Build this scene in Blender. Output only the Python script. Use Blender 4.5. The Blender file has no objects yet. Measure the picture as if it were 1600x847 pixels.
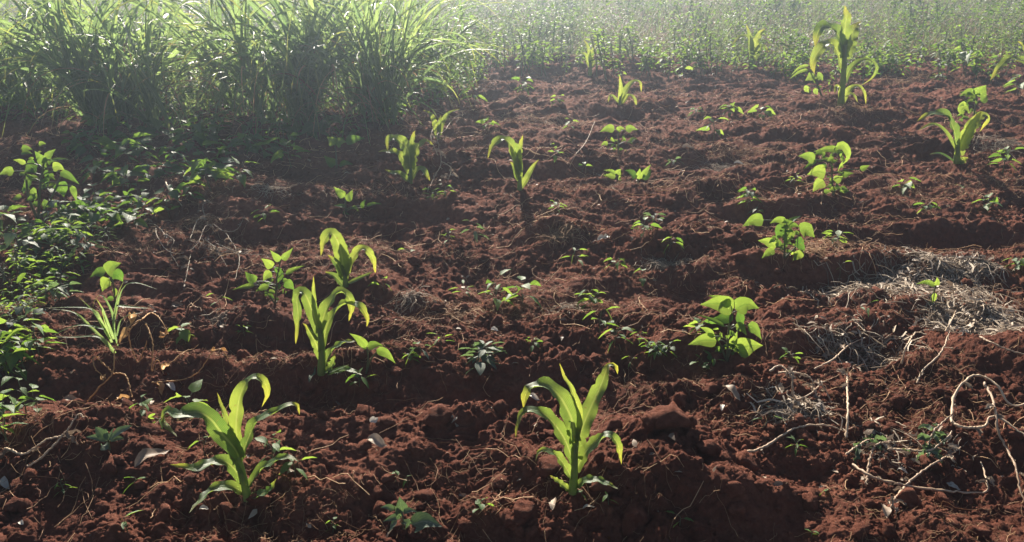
import bpy, math, random
import numpy as np
from mathutils import Vector, noise as mnoise

R = math.radians
C = bpy.context.scene
COL = C.collection

# ------------------------------------------------------------------ camera, sky, sun, exposure
CAM_H, PITCH, F = 1.5, R(24.0), 1164.0
cam_d = bpy.data.cameras.new('camera')
cam_d.sensor_width = 36.0
cam_d.lens = F / 1600 * 36.0
cam_d.clip_start, cam_d.clip_end = 0.05, 2000
cam = bpy.data.objects.new('camera', cam_d)
COL.objects.link(cam)
cam.location = (0, 0, CAM_H)
cam.rotation_euler = (R(90) - PITCH, 0, 0)
C.camera = cam

SUN_AZ, SUN_EL = R(-9.0), R(27.0)
world = bpy.data.worlds.new('World')
C.world = world
world.use_nodes = True
wn = world.node_tree.nodes
sky = wn.new('ShaderNodeTexSky')
sky.sky_type = 'NISHITA'
sky.sun_disc = False
sky.sun_elevation = SUN_EL
sky.sun_rotation = SUN_AZ
wn['Background'].inputs['Strength'].default_value = 0.045
world.node_tree.links.new(sky.outputs[0], wn['Background'].inputs[0])
sun_d = bpy.data.lights.new('sun', 'SUN')
sun_d.energy = 5.0
sun_d.angle = R(0.55)
sun_d.color = (1.0, 0.91, 0.77)
sun = bpy.data.objects.new('sun', sun_d)
COL.objects.link(sun)
SUNV = Vector((math.sin(SUN_AZ) * math.cos(SUN_EL), math.cos(SUN_AZ) * math.cos(SUN_EL), math.sin(SUN_EL)))
sun.rotation_euler = SUNV.to_track_quat('Z', 'Y').to_euler()
sun.location = SUNV * 30
C.view_settings.view_transform = 'Standard'
C.view_settings.look = 'None'
C.view_settings.gamma = 1
C.view_settings.exposure = 1.6
C.cycles.use_denoising = True
C.cycles.max_bounces = 8
C.cycles.transmission_bounces = 6
C.cycles.transparent_max_bounces = 6
C.cycles.volume_bounces = 0

# ------------------------------------------------------------------ noise and the height of the soil
rng = np.random.default_rng(7)
random.seed(7)
PERM = np.concatenate([rng.permutation(512)] * 2).astype(np.int32)
GA = rng.uniform(0, 2 * np.pi, 512)
GX, GY = np.cos(GA).astype(np.float32), np.sin(GA).astype(np.float32)


def pn(x, y, s=0):
    """gradient noise, about -0.7..0.7"""
    x = np.asarray(x, np.float32) + np.float32(s * 17.31)
    y = np.asarray(y, np.float32) + np.float32(s * 9.77)
    xi, yi = np.floor(x), np.floor(y)
    xf, yf = x - xi, y - yi
    xi = xi.astype(np.int32) & 511
    yi = yi.astype(np.int32) & 511
    u = xf * xf * xf * (xf * (xf * 6 - 15) + 10)
    v = yf * yf * yf * (yf * (yf * 6 - 15) + 10)

    def g(ix, iy, fx, fy):
        h = PERM[PERM[ix & 511] + (iy & 511)]
        return GX[h] * fx + GY[h] * fy
    a = g(xi, yi, xf, yf)
    b = g(xi + 1, yi, xf - 1, yf)
    c = g(xi, yi + 1, xf, yf - 1)
    d = g(xi + 1, yi + 1, xf - 1, yf - 1)
    return (a + u * (b - a)) * (1 - v) + (c + u * (d - c)) * v


CP, SP = math.cos(PITCH), math.sin(PITCH)


def ray(px, py):
    dx, dy = (px - 800) / F, (423.5 - py) / F
    return (dx, CP + dy * SP, -SP + dy * CP)


def flat(px, py, z=0.0):
    r = ray(px, py)
    t = (z - CAM_H) / r[2]
    return (r[0] * t, r[1] * t)


def pxm(X, Y, Z):
    """metres in one photo pixel at a point"""
    return (Y * CP + (CAM_H - Z) * SP) / F


# low mounds and hollows: where they lie in the field, their half sizes and heights (m)
MOUNDS = []
for (px, py, rx, ry, a) in [
    (895, 768, .20, .12, .03), (388, 778, .22, .12, .03), (150, 735, .35, .12, .06), (1136, 560, .2, .10, .035),
    (1035, 735, .14, .09, .05), (700, 690, .30, .12, .04), (1250, 770, .25, .12, -.03), (1420, 780, .4, .14, -.03),
    (330, 640, .45, .12, -.05), (600, 660, .35, .10, -.04), (390, 555, .4, .09, -.06), (300, 745, .14, .1, -.05),
    (1040, 470, .25, .09, -.05), (700, 590, .3, .1, .03), (1350, 430, .5, .14, .045), (1480, 380, .5, .2, -.06),
    (880, 385, .25, .09, .06), (1030, 415, .2, .08, .06), (1250, 455, .3, .1, -.05), (1500, 500, .4, .14, .03),
    (1050, 570, .25, .09, .03), (1160, 800, .25, .08, .05), (760, 300, .5, .2, -.04), (620, 365, .5, .2, -.03),
    (1330, 180, 1.0, .4, .06), (1480, 250, .6, .2, .05), (930, 110, 1.5, .4, .07), (1100, 330, .6, .2, .05),
    (240, 360, .6, .2, .03), (430, 330, .6, .2, .05), (820, 650, .2, .1, -.04), (1000, 800, .25, .08, .02),
    (1560, 590, .35, .12, .05), (1330, 570, .2, .08, -.06), (80, 560, .3, .09, .03), (500, 600, .25, .07, .03),
]:
    x, y = flat(px, py)
    MOUNDS.append((x, y, rx, ry, a * 1.6))

# two shoe prints pressed into the loose soil: centre, direction, half length, half width
PRINTS = []
for (px, py, px2, py2, hl, hw) in [(775, 630, 820, 590, .15, .05), (735, 745, 700, 690, .15, .052)]:
    x, y = flat(px, py)
    x2, y2 = flat(px2, py2)
    L = math.hypot(x2 - x, y2 - y)
    PRINTS.append((x, y, (x2 - x) / L, (y2 - y) / L, hl, hw))


def height(x, y, detail=True):
    x = np.asarray(x, np.float32)
    y = np.asarray(y, np.float32)
    wx = x + .16 * pn(x * 1.3, y * 1.3, 1) + .035 * pn(x * 6, y * 6, 2)
    wy = y + .18 * pn(x * 1.1, y * 1.1, 3) + .035 * pn(x * 6, y * 6, 4)
    amp = np.clip((14 - y) / 5, .35, 1.0)
    h = .085 * pn(wx * .9, wy * 1.5, 5)
    r = 1 - 2.2 * np.abs(pn(wx * 1.15, wy * 2.7, 6))
    h = h + .064 * r
    b = np.abs(pn(wx * 4.2, wy * 5.2, 7))
    h = h + .085 * b
    for (mx, my, rx, ry, a) in MOUNDS:
        q = ((x - mx) / rx) ** 2 + ((y - my) / ry) ** 2
        h = h + np.where(q < 9, a * np.exp(-q), 0).astype(np.float32)
    h = h * amp
    loose = np.clip(.55 + 1.3 * pn(x * 2.1, y * 2.1, 8), .15, 1.2)
    # prints flatten the soil
    flatm = np.zeros_like(h)
    tread = np.zeros_like(h)
    for (cx, cy, dx, dy, hl, hw) in PRINTS:
        u = (x - cx) * dx + (y - cy) * dy
        v = -(x - cx) * dy + (y - cy) * dx
        m = np.clip(1.6 - 1.5 * ((np.abs(u) / hl) ** 3 + (np.abs(v) / hw) ** 3), 0, 1)
        m = m * np.clip(.75 + 1.2 * pn(x * 9, y * 9, 21), 0.1, 1)
        flatm = np.maximum(flatm, m)
        tread = tread + m * (.0055 * np.clip(1.6 * np.sin((u + .35 * np.abs(v)) * 2 * np.pi / .024), -1, 1) - .006)
    if detail:
        k = (1 - .92 * flatm)
        f = .030 * np.abs(pn(wx * 10, wy * 11, 9)) + .028 * (.35 - np.abs(pn(wx * 19, wy * 19, 10)))
        f = f + .016 * pn(x * 34, y * 34, 11) + .016 * (.3 - np.abs(pn(x * 58, y * 58, 12)))
        near = y < 6
        if np.any(near):
            xx, yy = x[near], y[near]
            g = .0092 * pn(xx * 118, yy * 118, 13) + .0055 * (.3 - np.abs(pn(xx * 190, yy * 190, 14)))
            f[near] += g
        h = h + f * (.45 + .75 * loose) * amp * k
    else:
        h = h + .018 * (.45 + .75 * loose) * amp
    return h + tread


def hz(x, y):
    return float(height(np.array([x]), np.array([y]))[0])


def G(px, py):
    """the point of the soil seen at a photo pixel: the first place where the line of sight meets it"""
    r = ray(px, py)
    t0 = (.34 - CAM_H) / r[2]
    t1 = (-.3 - CAM_H) / r[2]
    t = np.linspace(t0, t1, 700)
    x, y, z = r[0] * t, r[1] * t, CAM_H + r[2] * t
    below = z < height(x, y)
    k = int(np.argmax(below)) if below.any() else 699
    return Vector((float(x[k]), float(y[k]), hz(x[k], y[k])))


# ------------------------------------------------------------------ mesh helpers
def mesh_np(name, V, F4, mat, parent=None, tint=None, uv=None, smooth=True, origin=None, tri=False):
    V = np.asarray(V, np.float32)
    if origin is not None:
        V = V - np.asarray(origin, np.float32)
    F4 = np.asarray(F4, np.int32)
    k = F4.shape[1]
    me = bpy.data.meshes.new(name)
    me.vertices.add(len(V))
    me.vertices.foreach_set('co', V.ravel())
    me.loops.add(F4.size)
    me.loops.foreach_set('vertex_index', F4.ravel())
    me.polygons.add(len(F4))
    me.polygons.foreach_set('loop_start', np.arange(0, F4.size, k, dtype=np.int32))
    if smooth:
        me.polygons.foreach_set('use_smooth', np.ones(len(F4), bool))
    me.update(calc_edges=True)
    if uv is not None:
        l = me.uv_layers.new(name='UVMap')
        l.data.foreach_set('uv', np.asarray(uv, np.float32)[F4.ravel()].ravel())
    at = me.attributes.new('tint', 'FLOAT', 'POINT')
    at.data.foreach_set('value', np.full(len(V), .5, np.float32) if tint is None else np.asarray(tint, np.float32))
    me.materials.append(mat)
    o = bpy.data.objects.new(name, me)
    COL.objects.link(o)
    if parent:
        o.parent = parent
    return o


class MB:
    def __init__(s):
        s.V, s.F, s.T, s.U, s.n = [], [], [], [], 0

    def add(s, V, Fq, T=None, U=None):
        V = np.asarray(V, np.float32)
        s.V.append(V)
        s.F.append(np.asarray(Fq, np.int32) + s.n)
        s.T.append(np.full(len(V), .5 if T is None else T, np.float32) if np.ndim(T) == 0 else np.asarray(T, np.float32))
        s.U.append(np.zeros((len(V), 2), np.float32) if U is None else np.asarray(U, np.float32))
        s.n += len(V)

    def obj(s, name, mat, parent=None, origin=None, smooth=True):
        return mesh_np(name, np.concatenate(s.V), np.concatenate(s.F), mat, parent, np.concatenate(s.T),
                       np.concatenate(s.U), smooth, origin)


def thing(name, label, cat, loc, group=None):
    o = bpy.data.objects.new(name, None)
    o.empty_display_size = .05
    COL.objects.link(o)
    o.location = loc
    o['label'], o['category'] = label, cat
    if group:
        o['group'] = group
    return o


def tag(o, label, cat, group=None, kind=None):
    o['label'], o['category'] = label, cat
    if group:
        o['group'] = group
    if kind:
        o['kind'] = kind
    return o


def smooth_path(P, n):
    P = np.asarray(P, float)
    if len(P) == 2:
        t = np.linspace(0, 1, n)[:, None]
        return P[0] * (1 - t) + P[1] * t
    Q = np.vstack([2 * P[0] - P[1], P, 2 * P[-1] - P[-2]])
    seg = np.linalg.norm(np.diff(P, axis=0), axis=1)
    cum = np.concatenate([[0], np.cumsum(seg)])
    out = []
    for d in np.linspace(0, cum[-1], n):
        i = min(int(np.searchsorted(cum, d, 'right')) - 1, len(P) - 2)
        t = (d - cum[i]) / max(seg[i], 1e-9)
        a, b, c, e = Q[i], Q[i + 1], Q[i + 2], Q[i + 3]
        out.append(.5 * ((2 * b) + (c - a) * t + (2 * a - 5 * b + 4 * c - e) * t * t + (3 * b - a - 3 * c + e) * t ** 3))
    return np.array(out)


def norm(v):
    return v / np.maximum(np.linalg.norm(v, axis=-1, keepdims=True), 1e-9)


PROF = {
    'corn': lambda t: np.minimum(1, .62 + 1.5 * t) * np.clip(1 - t ** 2.6, 0, 1) ** .85,
    'blade': lambda t: np.minimum(1, .7 + 2 * t) * np.clip(1 - t ** 2, 0, 1) ** .9,
    'bean': lambda t: np.clip(np.sin(np.pi * np.clip(t, 0, 1) ** .55), 0, 1) ** .85 * (1 - .5 * t ** 2) * 1.08 + .015,
    'oval': lambda t: np.clip(np.sin(np.pi * t ** .8), 0, 1) ** .85 + .02,
    'lance': lambda t: np.clip(np.sin(np.pi * t ** .7), 0, 1) * (1 - .15 * t) + .03,
}


def blade(mb, P, Nrm, W, prof, fold=.25, wave=0.0, tint=.5, cols=5, seed=0, curl=0.0):
    """a leaf blade along the points P with its upper side facing Nrm; fold = depth of the channel, wave = rippled edges"""
    P = np.asarray(P, float)
    n = len(P)
    T = norm(np.gradient(P, axis=0))
    N = np.asarray(Nrm, float)
    N = norm(N - (N * T).sum(1, keepdims=True) * T)
    S = np.cross(N, T)
    t = np.linspace(0, 1, n)
    w = PROF[prof](t) * W * .5
    us = np.linspace(-1, 1, cols)
    rr = np.random.default_rng(seed)
    ph = rr.uniform(0, 6.28, 2)
    fr = rr.uniform(2.6, 4.6, 2)
    nib = np.ones((n, 2))
    if wave > .1:
        nib = np.where(rr.uniform(0, 1, (n, 2)) < .13, rr.uniform(.62, .93, (n, 2)), 1.0)
    V, U = [], []
    for i in range(n):
        for u in us:
            a = abs(u)
            u = u * (nib[i][0 if u < 0 else 1] if a > .9 else 1)
            up = fold * w[i] * a ** 1.3 - curl * w[i] * a * a
            if wave:
                side = 0 if u < 0 else 1
                up += wave * W * a * a * math.sin(fr[side] * t[i] * 6.28 + ph[side]) * min(1, 4 * t[i] * (1 - t[i]))
            V.append(P[i] + S[i] * (u * w[i] * (1 - .12 * fold * a)) + N[i] * up)
            U.append(((u + 1) / 2, t[i]))
    Fq = []
    for i in range(n - 1):
        for j in range(cols - 1):
            a = i * cols + j
            Fq.append((a, a + 1, a + cols + 1, a + cols))
    mb.add(V, Fq, tint, U)


def tube(mb, P, r, sides=6, tint=.5):
    P = np.asarray(P, float)
    n = len(P)
    rad = np.broadcast_to(np.asarray(r, float), (n,))
    T = norm(np.gradient(P, axis=0))
    ref = np.array([.31, .2, .93]) if abs(T[0][2]) < .9 else np.array([1., 0, 0])
    A = norm(np.cross(T, ref))
    B = np.cross(T, A)
    V = []
    for k in range(sides):
        a = 2 * math.pi * k / sides
        V.append(P + (A * math.cos(a) + B * math.sin(a)) * rad[:, None])
    V = np.stack(V, 1).reshape(-1, 3)
    Fq = []
    for i in range(n - 1):
        for k in range(sides):
            k2 = (k + 1) % sides
            Fq.append((i * sides + k, i * sides + k2, (i + 1) * sides + k2, (i + 1) * sides + k))
    U = np.stack([np.tile(np.linspace(0, 1, sides), n), np.repeat(np.linspace(0, 1, n), sides)], 1)
    mb.add(V, Fq, tint, U)


def ribbons(mb, P, W, side, tint):
    """many flat blades at once: P (N,K,3), W (N,K), side (N,3)"""
    N, K, _ = P.shape
    S = side[:, None, :] * (W[:, :, None] * .5)
    V = np.stack([P - S, P + S], 2).reshape(-1, 3)
    base = (np.arange(N) * K * 2)[:, None]
    k = (np.arange(K - 1) * 2)[None, :]
    a = base + k
    Fq = np.stack([a, a + 1, a + 3, a + 2], -1).reshape(-1, 4)
    U = np.stack([np.tile([0., 1.], N * K), np.tile(np.repeat(np.linspace(0, 1, K), 2), N)], 1)
    mb.add(V, Fq, np.repeat(tint, K * 2), U)


def strands(mb, P, rad, tint):
    """many thin round strands at once: P (N,K,3), rad (N,)"""
    N, K, _ = P.shape
    T = norm(np.gradient(P, axis=1))
    ref = np.array([.3, .25, .92])
    A = norm(np.cross(T, ref))
    B = np.cross(T, A)
    vs = []
    for k in range(3):
        a = 2 * math.pi * k / 3
        vs.append(P + (A * math.cos(a) + B * math.sin(a)) * rad[:, None, None])
    V = np.stack(vs, 2).reshape(-1, 3)
    base = (np.arange(N) * K * 3)[:, None, None]
    i = (np.arange(K - 1) * 3)[None, :, None]
    k = np.arange(3)[None, None, :]
    k2 = (k + 1) % 3
    a = base + i
    Fq = np.stack([a + k, a + k2, a + 3 + k2, a + 3 + k], -1).reshape(-1, 4)
    mb.add(V, Fq, np.repeat(tint, K * 3))


def leaflets(mb, B, D, N, L, W, tint, droop=.25):
    """many small pointed leaves at once (8 vertices each): base B, direction D, upper side N"""
    D = norm(D)
    N = norm(N - (N * D).sum(1, keepdims=True) * D)
    S = np.cross(N, D)
    L, W = L[:, None], W[:, None]

    def p(t, s, dz):
        return B + D * L * t + S * W * s + N * (L * dz)
    V = np.stack([p(0, 0, 0), p(.32, -.5, .05), p(.35, 0, 0), p(.32, .5, .05),
                  p(.68, -.36, -.03), p(.7, 0, -.07), p(.68, .36, -.03), p(1, 0, -droop)], 1).reshape(-1, 3)
    b = (np.arange(len(B)) * 8)[:, None]
    q = np.array([[0, 2, 1, 1], [0, 3, 2, 2], [1, 2, 5, 4], [2, 3, 6, 5], [4, 5, 7, 7], [5, 6, 7, 7]])
    # pure quads only: fold the pointed ends into the quads
    q = np.array([[0, 2, 5, 1], [0, 3, 6, 2], [1, 5, 7, 4], [2, 6, 7, 5]])
    Fq = (b[:, :, None] + q[None]).reshape(-1, 4)
    uv = np.array([[.5, 0], [0, .3], [.5, .35], [1, .3], [.15, .68], [.5, .7], [.85, .68], [.5, 1]])
    mb.add(V, Fq, np.repeat(tint, 8), np.tile(uv, (len(B), 1)))


# ------------------------------------------------------------------ materials
def nt(name):
    m = bpy.data.materials.new(name)
    m.use_nodes = True
    m.node_tree.nodes.clear()
    return m, m.node_tree.nodes, m.node_tree.links


def ramp(nodes, stops):
    r = nodes.new('ShaderNodeValToRGB')
    e = r.color_ramp.elements
    e[0].position, e[0].color = stops[0][0], (*stops[0][1], 1)
    e[1].position, e[1].color = stops[-1][0], (*stops[-1][1], 1)
    for p, c in stops[1:-1]:
        x = e.new(p)
        x.color = (*c, 1)
    return r


def leaf_mat(name, dark, light, glow_a, glow_b, fac=.5, rough=.42, vein='none', spec=.5, spots=0.0):
    """two sided leaf: reflects on the lit side, lets yellow green light through"""
    m, N, L = nt(name)
    out = N.new('ShaderNodeOutputMaterial')
    att = N.new('ShaderNodeAttribute')
    att.attribute_name = 'tint'
    geo = N.new('ShaderNodeNewGeometry')
    noi = N.new('ShaderNodeTexNoise')
    noi.inputs['Scale'].default_value = 28
    noi.inputs['Detail'].default_value = 4
    L.new(geo.outputs['Position'], noi.inputs['Vector'])
    add = N.new('ShaderNodeMath')
    add.operation = 'MULTIPLY_ADD'
    add.inputs[1].default_value = .5
    L.new(noi.outputs[0], add.inputs[0])
    sub = N.new('ShaderNodeMath')
    sub.operation = 'SUBTRACT'
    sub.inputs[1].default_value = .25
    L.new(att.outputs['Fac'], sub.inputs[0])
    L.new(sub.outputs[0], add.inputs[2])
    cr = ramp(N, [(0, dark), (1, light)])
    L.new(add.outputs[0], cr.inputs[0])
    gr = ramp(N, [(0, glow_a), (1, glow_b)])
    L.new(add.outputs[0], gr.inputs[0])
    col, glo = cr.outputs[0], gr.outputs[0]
    bump = None
    if vein != 'none':
        uv = N.new('ShaderNodeUVMap')
        sep = N.new('ShaderNodeSeparateXYZ')
        L.new(uv.outputs[0], sep.inputs[0])

        def math_(op, a, b=None, c=None):
            n = N.new('ShaderNodeMath')
            n.operation = op
            for i, v in enumerate((a, b, c)):
                if v is None:
                    continue
                if isinstance(v, (int, float)):
                    n.inputs[i].default_value = v
                else:
                    L.new(v, n.inputs[i])
            return n.outputs[0]
        d = math_('ABSOLUTE', math_('SUBTRACT', sep.outputs[0], .5))
        mid = math_('SUBTRACT', 1.0, math_('MINIMUM', math_('MULTIPLY', d, 13.0 if vein == 'long' else 20.0), 1.0))
        if vein == 'long':
            st = math_('SINE', math_('MULTIPLY', sep.outputs[0], 88.0))
            line = math_('MULTIPLY', math_('MULTIPLY_ADD', st, .5, .5), .3)
        else:
            k = math_('SUBTRACT', math_('MULTIPLY', sep.outputs[1], 44.0), math_('MULTIPLY', d, 42.0))
            st = math_('POWER', math_('MULTIPLY_ADD', math_('SINE', k), .5, .5), 8.0)
            line = math_('MULTIPLY', st, .4)
        tot = math_('MINIMUM', math_('ADD', mid, line), 1.0)
        mx = N.new('ShaderNodeMixRGB')
        mx.inputs[2].default_value = (light[0] * 1.9 + .03, light[1] * 1.5 + .03, light[2] * 1.6 + .02, 1)
        L.new(math_('MULTIPLY', tot, .8), mx.inputs[0])
        L.new(col, mx.inputs[1])
        col = mx.outputs[0]
        mg = N.new('ShaderNodeMixRGB')
        mg.inputs[2].default_value = (glow_b[0] * 1.1, glow_b[1] * 1.05, glow_b[2] * 1.8, 1) if vein == 'long' else (glow_a[0] * 1.4, glow_a[1] * 1.2, glow_a[2], 1)
        L.new(math_('MULTIPLY', tot, .75), mg.inputs[0])
        L.new(glo, mg.inputs[1])
        glo = mg.outputs[0]
        if vein == 'long':
            tip = math_('MULTIPLY', math_('SUBTRACT', math_('MAXIMUM', sep.outputs[1], .72), .72), 2.4)
            mt = N.new('ShaderNodeMixRGB')
            mt.inputs[2].default_value = (.16, .15, .02, 1)
            L.new(tip, mt.inputs[0])
            L.new(col, mt.inputs[1])
            col = mt.outputs[0]
            mt = N.new('ShaderNodeMixRGB')
            mt.inputs[2].default_value = (.58, .47, .05, 1)
            L.new(tip, mt.inputs[0])
            L.new(glo, mt.inputs[1])
            glo = mt.outputs[0]
        bump = N.new('ShaderNodeBump')
        bump.inputs['Strength'].default_value = .35
        bump.inputs['Distance'].default_value = .002
        bump.invert = True
        L.new(tot, bump.inputs['Height'])
    if spots:
        n2 = N.new('ShaderNodeTexNoise')
        n2.inputs['Scale'].default_value = 70
        n2.inputs['Detail'].default_value = 2
        L.new(geo.outputs['Position'], n2.inputs['Vector'])
        r2 = ramp(N, [(.66, (0, 0, 0)), (.72, (1, 1, 1))])
        L.new(n2.outputs[0], r2.inputs[0])
        for which in (0, 1):
            mm = N.new('ShaderNodeMixRGB')
            mm.inputs[2].default_value = (.2, .13, .04, 1)
            f = N.new('ShaderNodeMath')
            f.operation = 'MULTIPLY'
            f.inputs[1].default_value = spots
            L.new(r2.outputs[0], f.inputs[0])
            L.new(f.outputs[0], mm.inputs[0])
            L.new(col if which == 0 else glo, mm.inputs[1])
            if which == 0:
                col = mm.outputs[0]
            else:
                glo = mm.outputs[0]
    pb = N.new('ShaderNodeBsdfPrincipled')
    pb.inputs['Roughness'].default_value = rough
    pb.inputs['Specular IOR Level'].default_value = spec
    L.new(col, pb.inputs['Base Color'])
    tr = N.new('ShaderNodeBsdfTranslucent')
    L.new(glo, tr.inputs['Color'])
    if bump:
        L.new(bump.outputs[0], pb.inputs['Normal'])
    mix = N.new('ShaderNodeMixShader')
    mix.inputs[0].default_value = fac
    L.new(pb.outputs[0], mix.inputs[1])
    L.new(tr.outputs[0], mix.inputs[2])
    L.new(mix.outputs[0], out.inputs['Surface'])
    return m


def dry_mat(name, a, b, trans=.15, rough=.8):
    m, N, L = nt(name)
    out = N.new('ShaderNodeOutputMaterial')
    att = N.new('ShaderNodeAttribute')
    att.attribute_name = 'tint'
    geo = N.new('ShaderNodeNewGeometry')
    noi = N.new('ShaderNodeTexNoise')
    noi.inputs['Scale'].default_value = 45
    noi.inputs['Detail'].default_value = 3
    L.new(geo.outputs['Position'], noi.inputs['Vector'])
    ad = N.new('ShaderNodeMath')
    ad.operation = 'MULTIPLY_ADD'
    ad.inputs[1].default_value = .7
    L.new(noi.outputs[0], ad.inputs[0])
    sb = N.new('ShaderNodeMath')
    sb.operation = 'SUBTRACT'
    sb.inputs[1].default_value = .35
    L.new(att.outputs['Fac'], sb.inputs[0])
    L.new(sb.outputs[0], ad.inputs[2])
    cr = ramp(N, [(0, a), (1, b)])
    L.new(ad.outputs[0], cr.inputs[0])
    pb = N.new('ShaderNodeBsdfPrincipled')
    pb.inputs['Roughness'].default_value = rough
    pb.inputs['Specular IOR Level'].default_value = .3
    L.new(cr.outputs[0], pb.inputs['Base Color'])
    if trans:
        tr = N.new('ShaderNodeBsdfTranslucent')
        L.new(cr.outputs[0], tr.inputs['Color'])
        mix = N.new('ShaderNodeMixShader')
        mix.inputs[0].default_value = trans
        L.new(pb.outputs[0], mix.inputs[1])
        L.new(tr.outputs[0], mix.inputs[2])
        L.new(mix.outputs[0], out.inputs['Surface'])
    else:
        L.new(pb.outputs[0], out.inputs['Surface'])
    return m


def soil_mat(name):
    m, N, L = nt(name)
    out = N.new('ShaderNodeOutputMaterial')
    geo = N.new('ShaderNodeNewGeometry')

    def noise(scale, detail, rough=.6):
        n = N.new('ShaderNodeTexNoise')
        n.inputs['Scale'].default_value = scale
        n.inputs['Detail'].default_value = detail
        n.inputs['Roughness'].default_value = rough
        L.new(geo.outputs['Position'], n.inputs['Vector'])
        return n
    n1 = noise(1.7, 6)
    n2 = noise(38, 6, .7)
    n3 = noise(260, 4, .7)
    r1 = ramp(N, [(.3, (.058, .019, .012)), (.5, (.138, .047, .029)), (.72, (.260, .104, .063))])
    mx = N.new('ShaderNodeMath')
    mx.operation = 'MULTIPLY_ADD'
    mx.inputs[1].default_value = .45
    L.new(n1.outputs[0], mx.inputs[0])
    m2 = N.new('ShaderNodeMath')
    m2.operation = 'MULTIPLY'
    m2.inputs[1].default_value = .55
    L.new(n2.outputs[0], m2.inputs[0])
    L.new(m2.outputs[0], mx.inputs[2])
    L.new(mx.outputs[0], r1.inputs[0])
    # pale specks: bits of root and straw ground into the soil
    r3 = ramp(N, [(.66, (0, 0, 0)), (.74, (1, 1, 1))])
    L.new(n3.outputs[0], r3.inputs[0])
    f3 = N.new('ShaderNodeMath')
    f3.operation = 'MULTIPLY'
    f3.inputs[1].default_value = .35
    L.new(r3.outputs[0], f3.inputs[0])
    mc = N.new('ShaderNodeMixRGB')
    mc.inputs[2].default_value = (.28, .14, .085, 1)
    L.new(f3.outputs[0], mc.inputs[0])
    L.new(r1.outputs[0], mc.inputs[1])
    pb = N.new('ShaderNodeBsdfPrincipled')
    pb.inputs['Roughness'].default_value = .95
    pb.inputs['Specular IOR Level'].default_value = .12
    L.new(mc.outputs[0], pb.inputs['Base Color'])
    bp = N.new('ShaderNodeBump')
    bp.inputs['Strength'].default_value = 1.0
    bp.inputs['Distance'].default_value = .014
    n4 = noise(105, 10, .8)
    L.new(n4.outputs[0], bp.inputs['Height'])
    L.new(bp.outputs[0], pb.inputs['Normal'])
    L.new(pb.outputs[0], out.inputs['Surface'])
    return m


M = {
    'soil': soil_mat('red_soil'),
    'corn': leaf_mat('corn_leaf', (.030, .070, .018), (.060, .125, .030), (.08, .18, .025), (.42, .49, .065), .43, .52, 'long', .6, .6),
    'corn_stem': leaf_mat('corn_stalk', (.08, .13, .04), (.17, .23, .08), (.25, .36, .06), (.36, .44, .1), .3, .45),
    'bean': leaf_mat('bean_leaf', (.030, .075, .016), (.055, .125, .026), (.08, .19, .022), (.38, .50, .07), .47, .55, 'pinnate', .35, .45),
    'bean_stem': leaf_mat('bean_stem', (.05, .08, .03), (.13, .13, .07), (.15, .2, .05), (.3, .3, .1), .15, .5),
    'weed': leaf_mat('weed_leaf', (.022, .055, .022), (.045, .095, .035), (.13, .26, .03), (.33, .46, .06), .42, .55, 'pinnate', .3),
    'silver': leaf_mat('grey_green_leaf', (.05, .075, .05), (.10, .13, .09), (.12, .2, .06), (.2, .3, .1), .3, .6, 'pinnate', .3),
    'napier': leaf_mat('cane_grass_leaf', (.028, .070, .024), (.060, .125, .035), (.13, .23, .06), (.36, .47, .12), .52, .42, 'long', .6),
    'grass': leaf_mat('wild_grass_leaf', (.03, .055, .022), (.085, .115, .05), (.10, .16, .04), (.30, .35, .13), .42, .6, spec=.25),
    'straw': dry_mat('straw', (.17, .075, .04), (.58, .37, .20), .25, .7),
    'greystraw': dry_mat('grey_straw', (.15, .10, .07), (.54, .44, .33), .25, .7),
    'vine': dry_mat('dry_vine', (.22, .13, .085), (.52, .38, .25), .05, .6),
    'deadleaf': dry_mat('dead_leaf', (.11, .07, .05), (.38, .29, .21), .2, .6),
    'orange': dry_mat('orange_straw', (.35, .17, .06), (.60, .36, .15), .3, .6),
    'white': dry_mat('pale_petal', (.26, .22, .18), (.52, .47, .40), .25, .5),
}

# ------------------------------------------------------------------ the ground: one sheet from behind the camera to the horizon
def build_ground():
    ys = [-3.0, -2, -1.2, -.6, -.2, .1, .35, .55, .7, .8]
    y = .85
    while y < 11.5:
        ys.append(y)
        y += max(.0030, .00225 * y)
    while y < 700:
        ys.append(y)
        y *= 1.03
    ys = np.array(ys, np.float32)
    nx = 1250
    u = np.linspace(-1, 1, nx, dtype=np.float32)
    half = np.where(ys < .85, 1.9, 1.2 + .83 * np.maximum(ys, .85)).astype(np.float32)
    half = half * (1 + np.clip(ys - 12, 0, None) * .02)
    X = u[None, :] * half[:, None]
    Y = np.repeat(ys[:, None], nx, 1)
    Z = np.empty_like(X)
    for a in range(0, len(ys), 100):
        Z[a:a + 100] = height(X[a:a + 100].ravel(), Y[a:a + 100].ravel()).reshape(X[a:a + 100].shape)
    V = np.stack([X, Y, Z], -1).reshape(-1, 3)
    i = np.arange(len(ys) - 1)[:, None] * nx
    j = np.arange(nx - 1)[None, :]
    a = i + j
    Fq = np.stack([a, a + 1, a + nx + 1, a + nx], -1).reshape(-1, 4)
    o = mesh_np('ground', V, Fq, M['soil'])
    o['kind'] = 'structure'
    o['label'] = 'tilled red soil of the field, crumbly and ridged'


build_ground()


# loose clods and crumbs
def ico():
    import bmesh
    out = []
    for sub in (1, 2, 3):
        bm = bmesh.new()
        bmesh.ops.create_icosphere(bm, subdivisions=sub, radius=1)
        bm.verts.ensure_lookup_table()
        V = np.array([v.co[:] for v in bm.verts])
        Fq = np.array([[v.index for v in f.verts] for f in bm.faces])
        bm.free()
        out.append((V, Fq))
    return out


ICO = ico()


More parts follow.
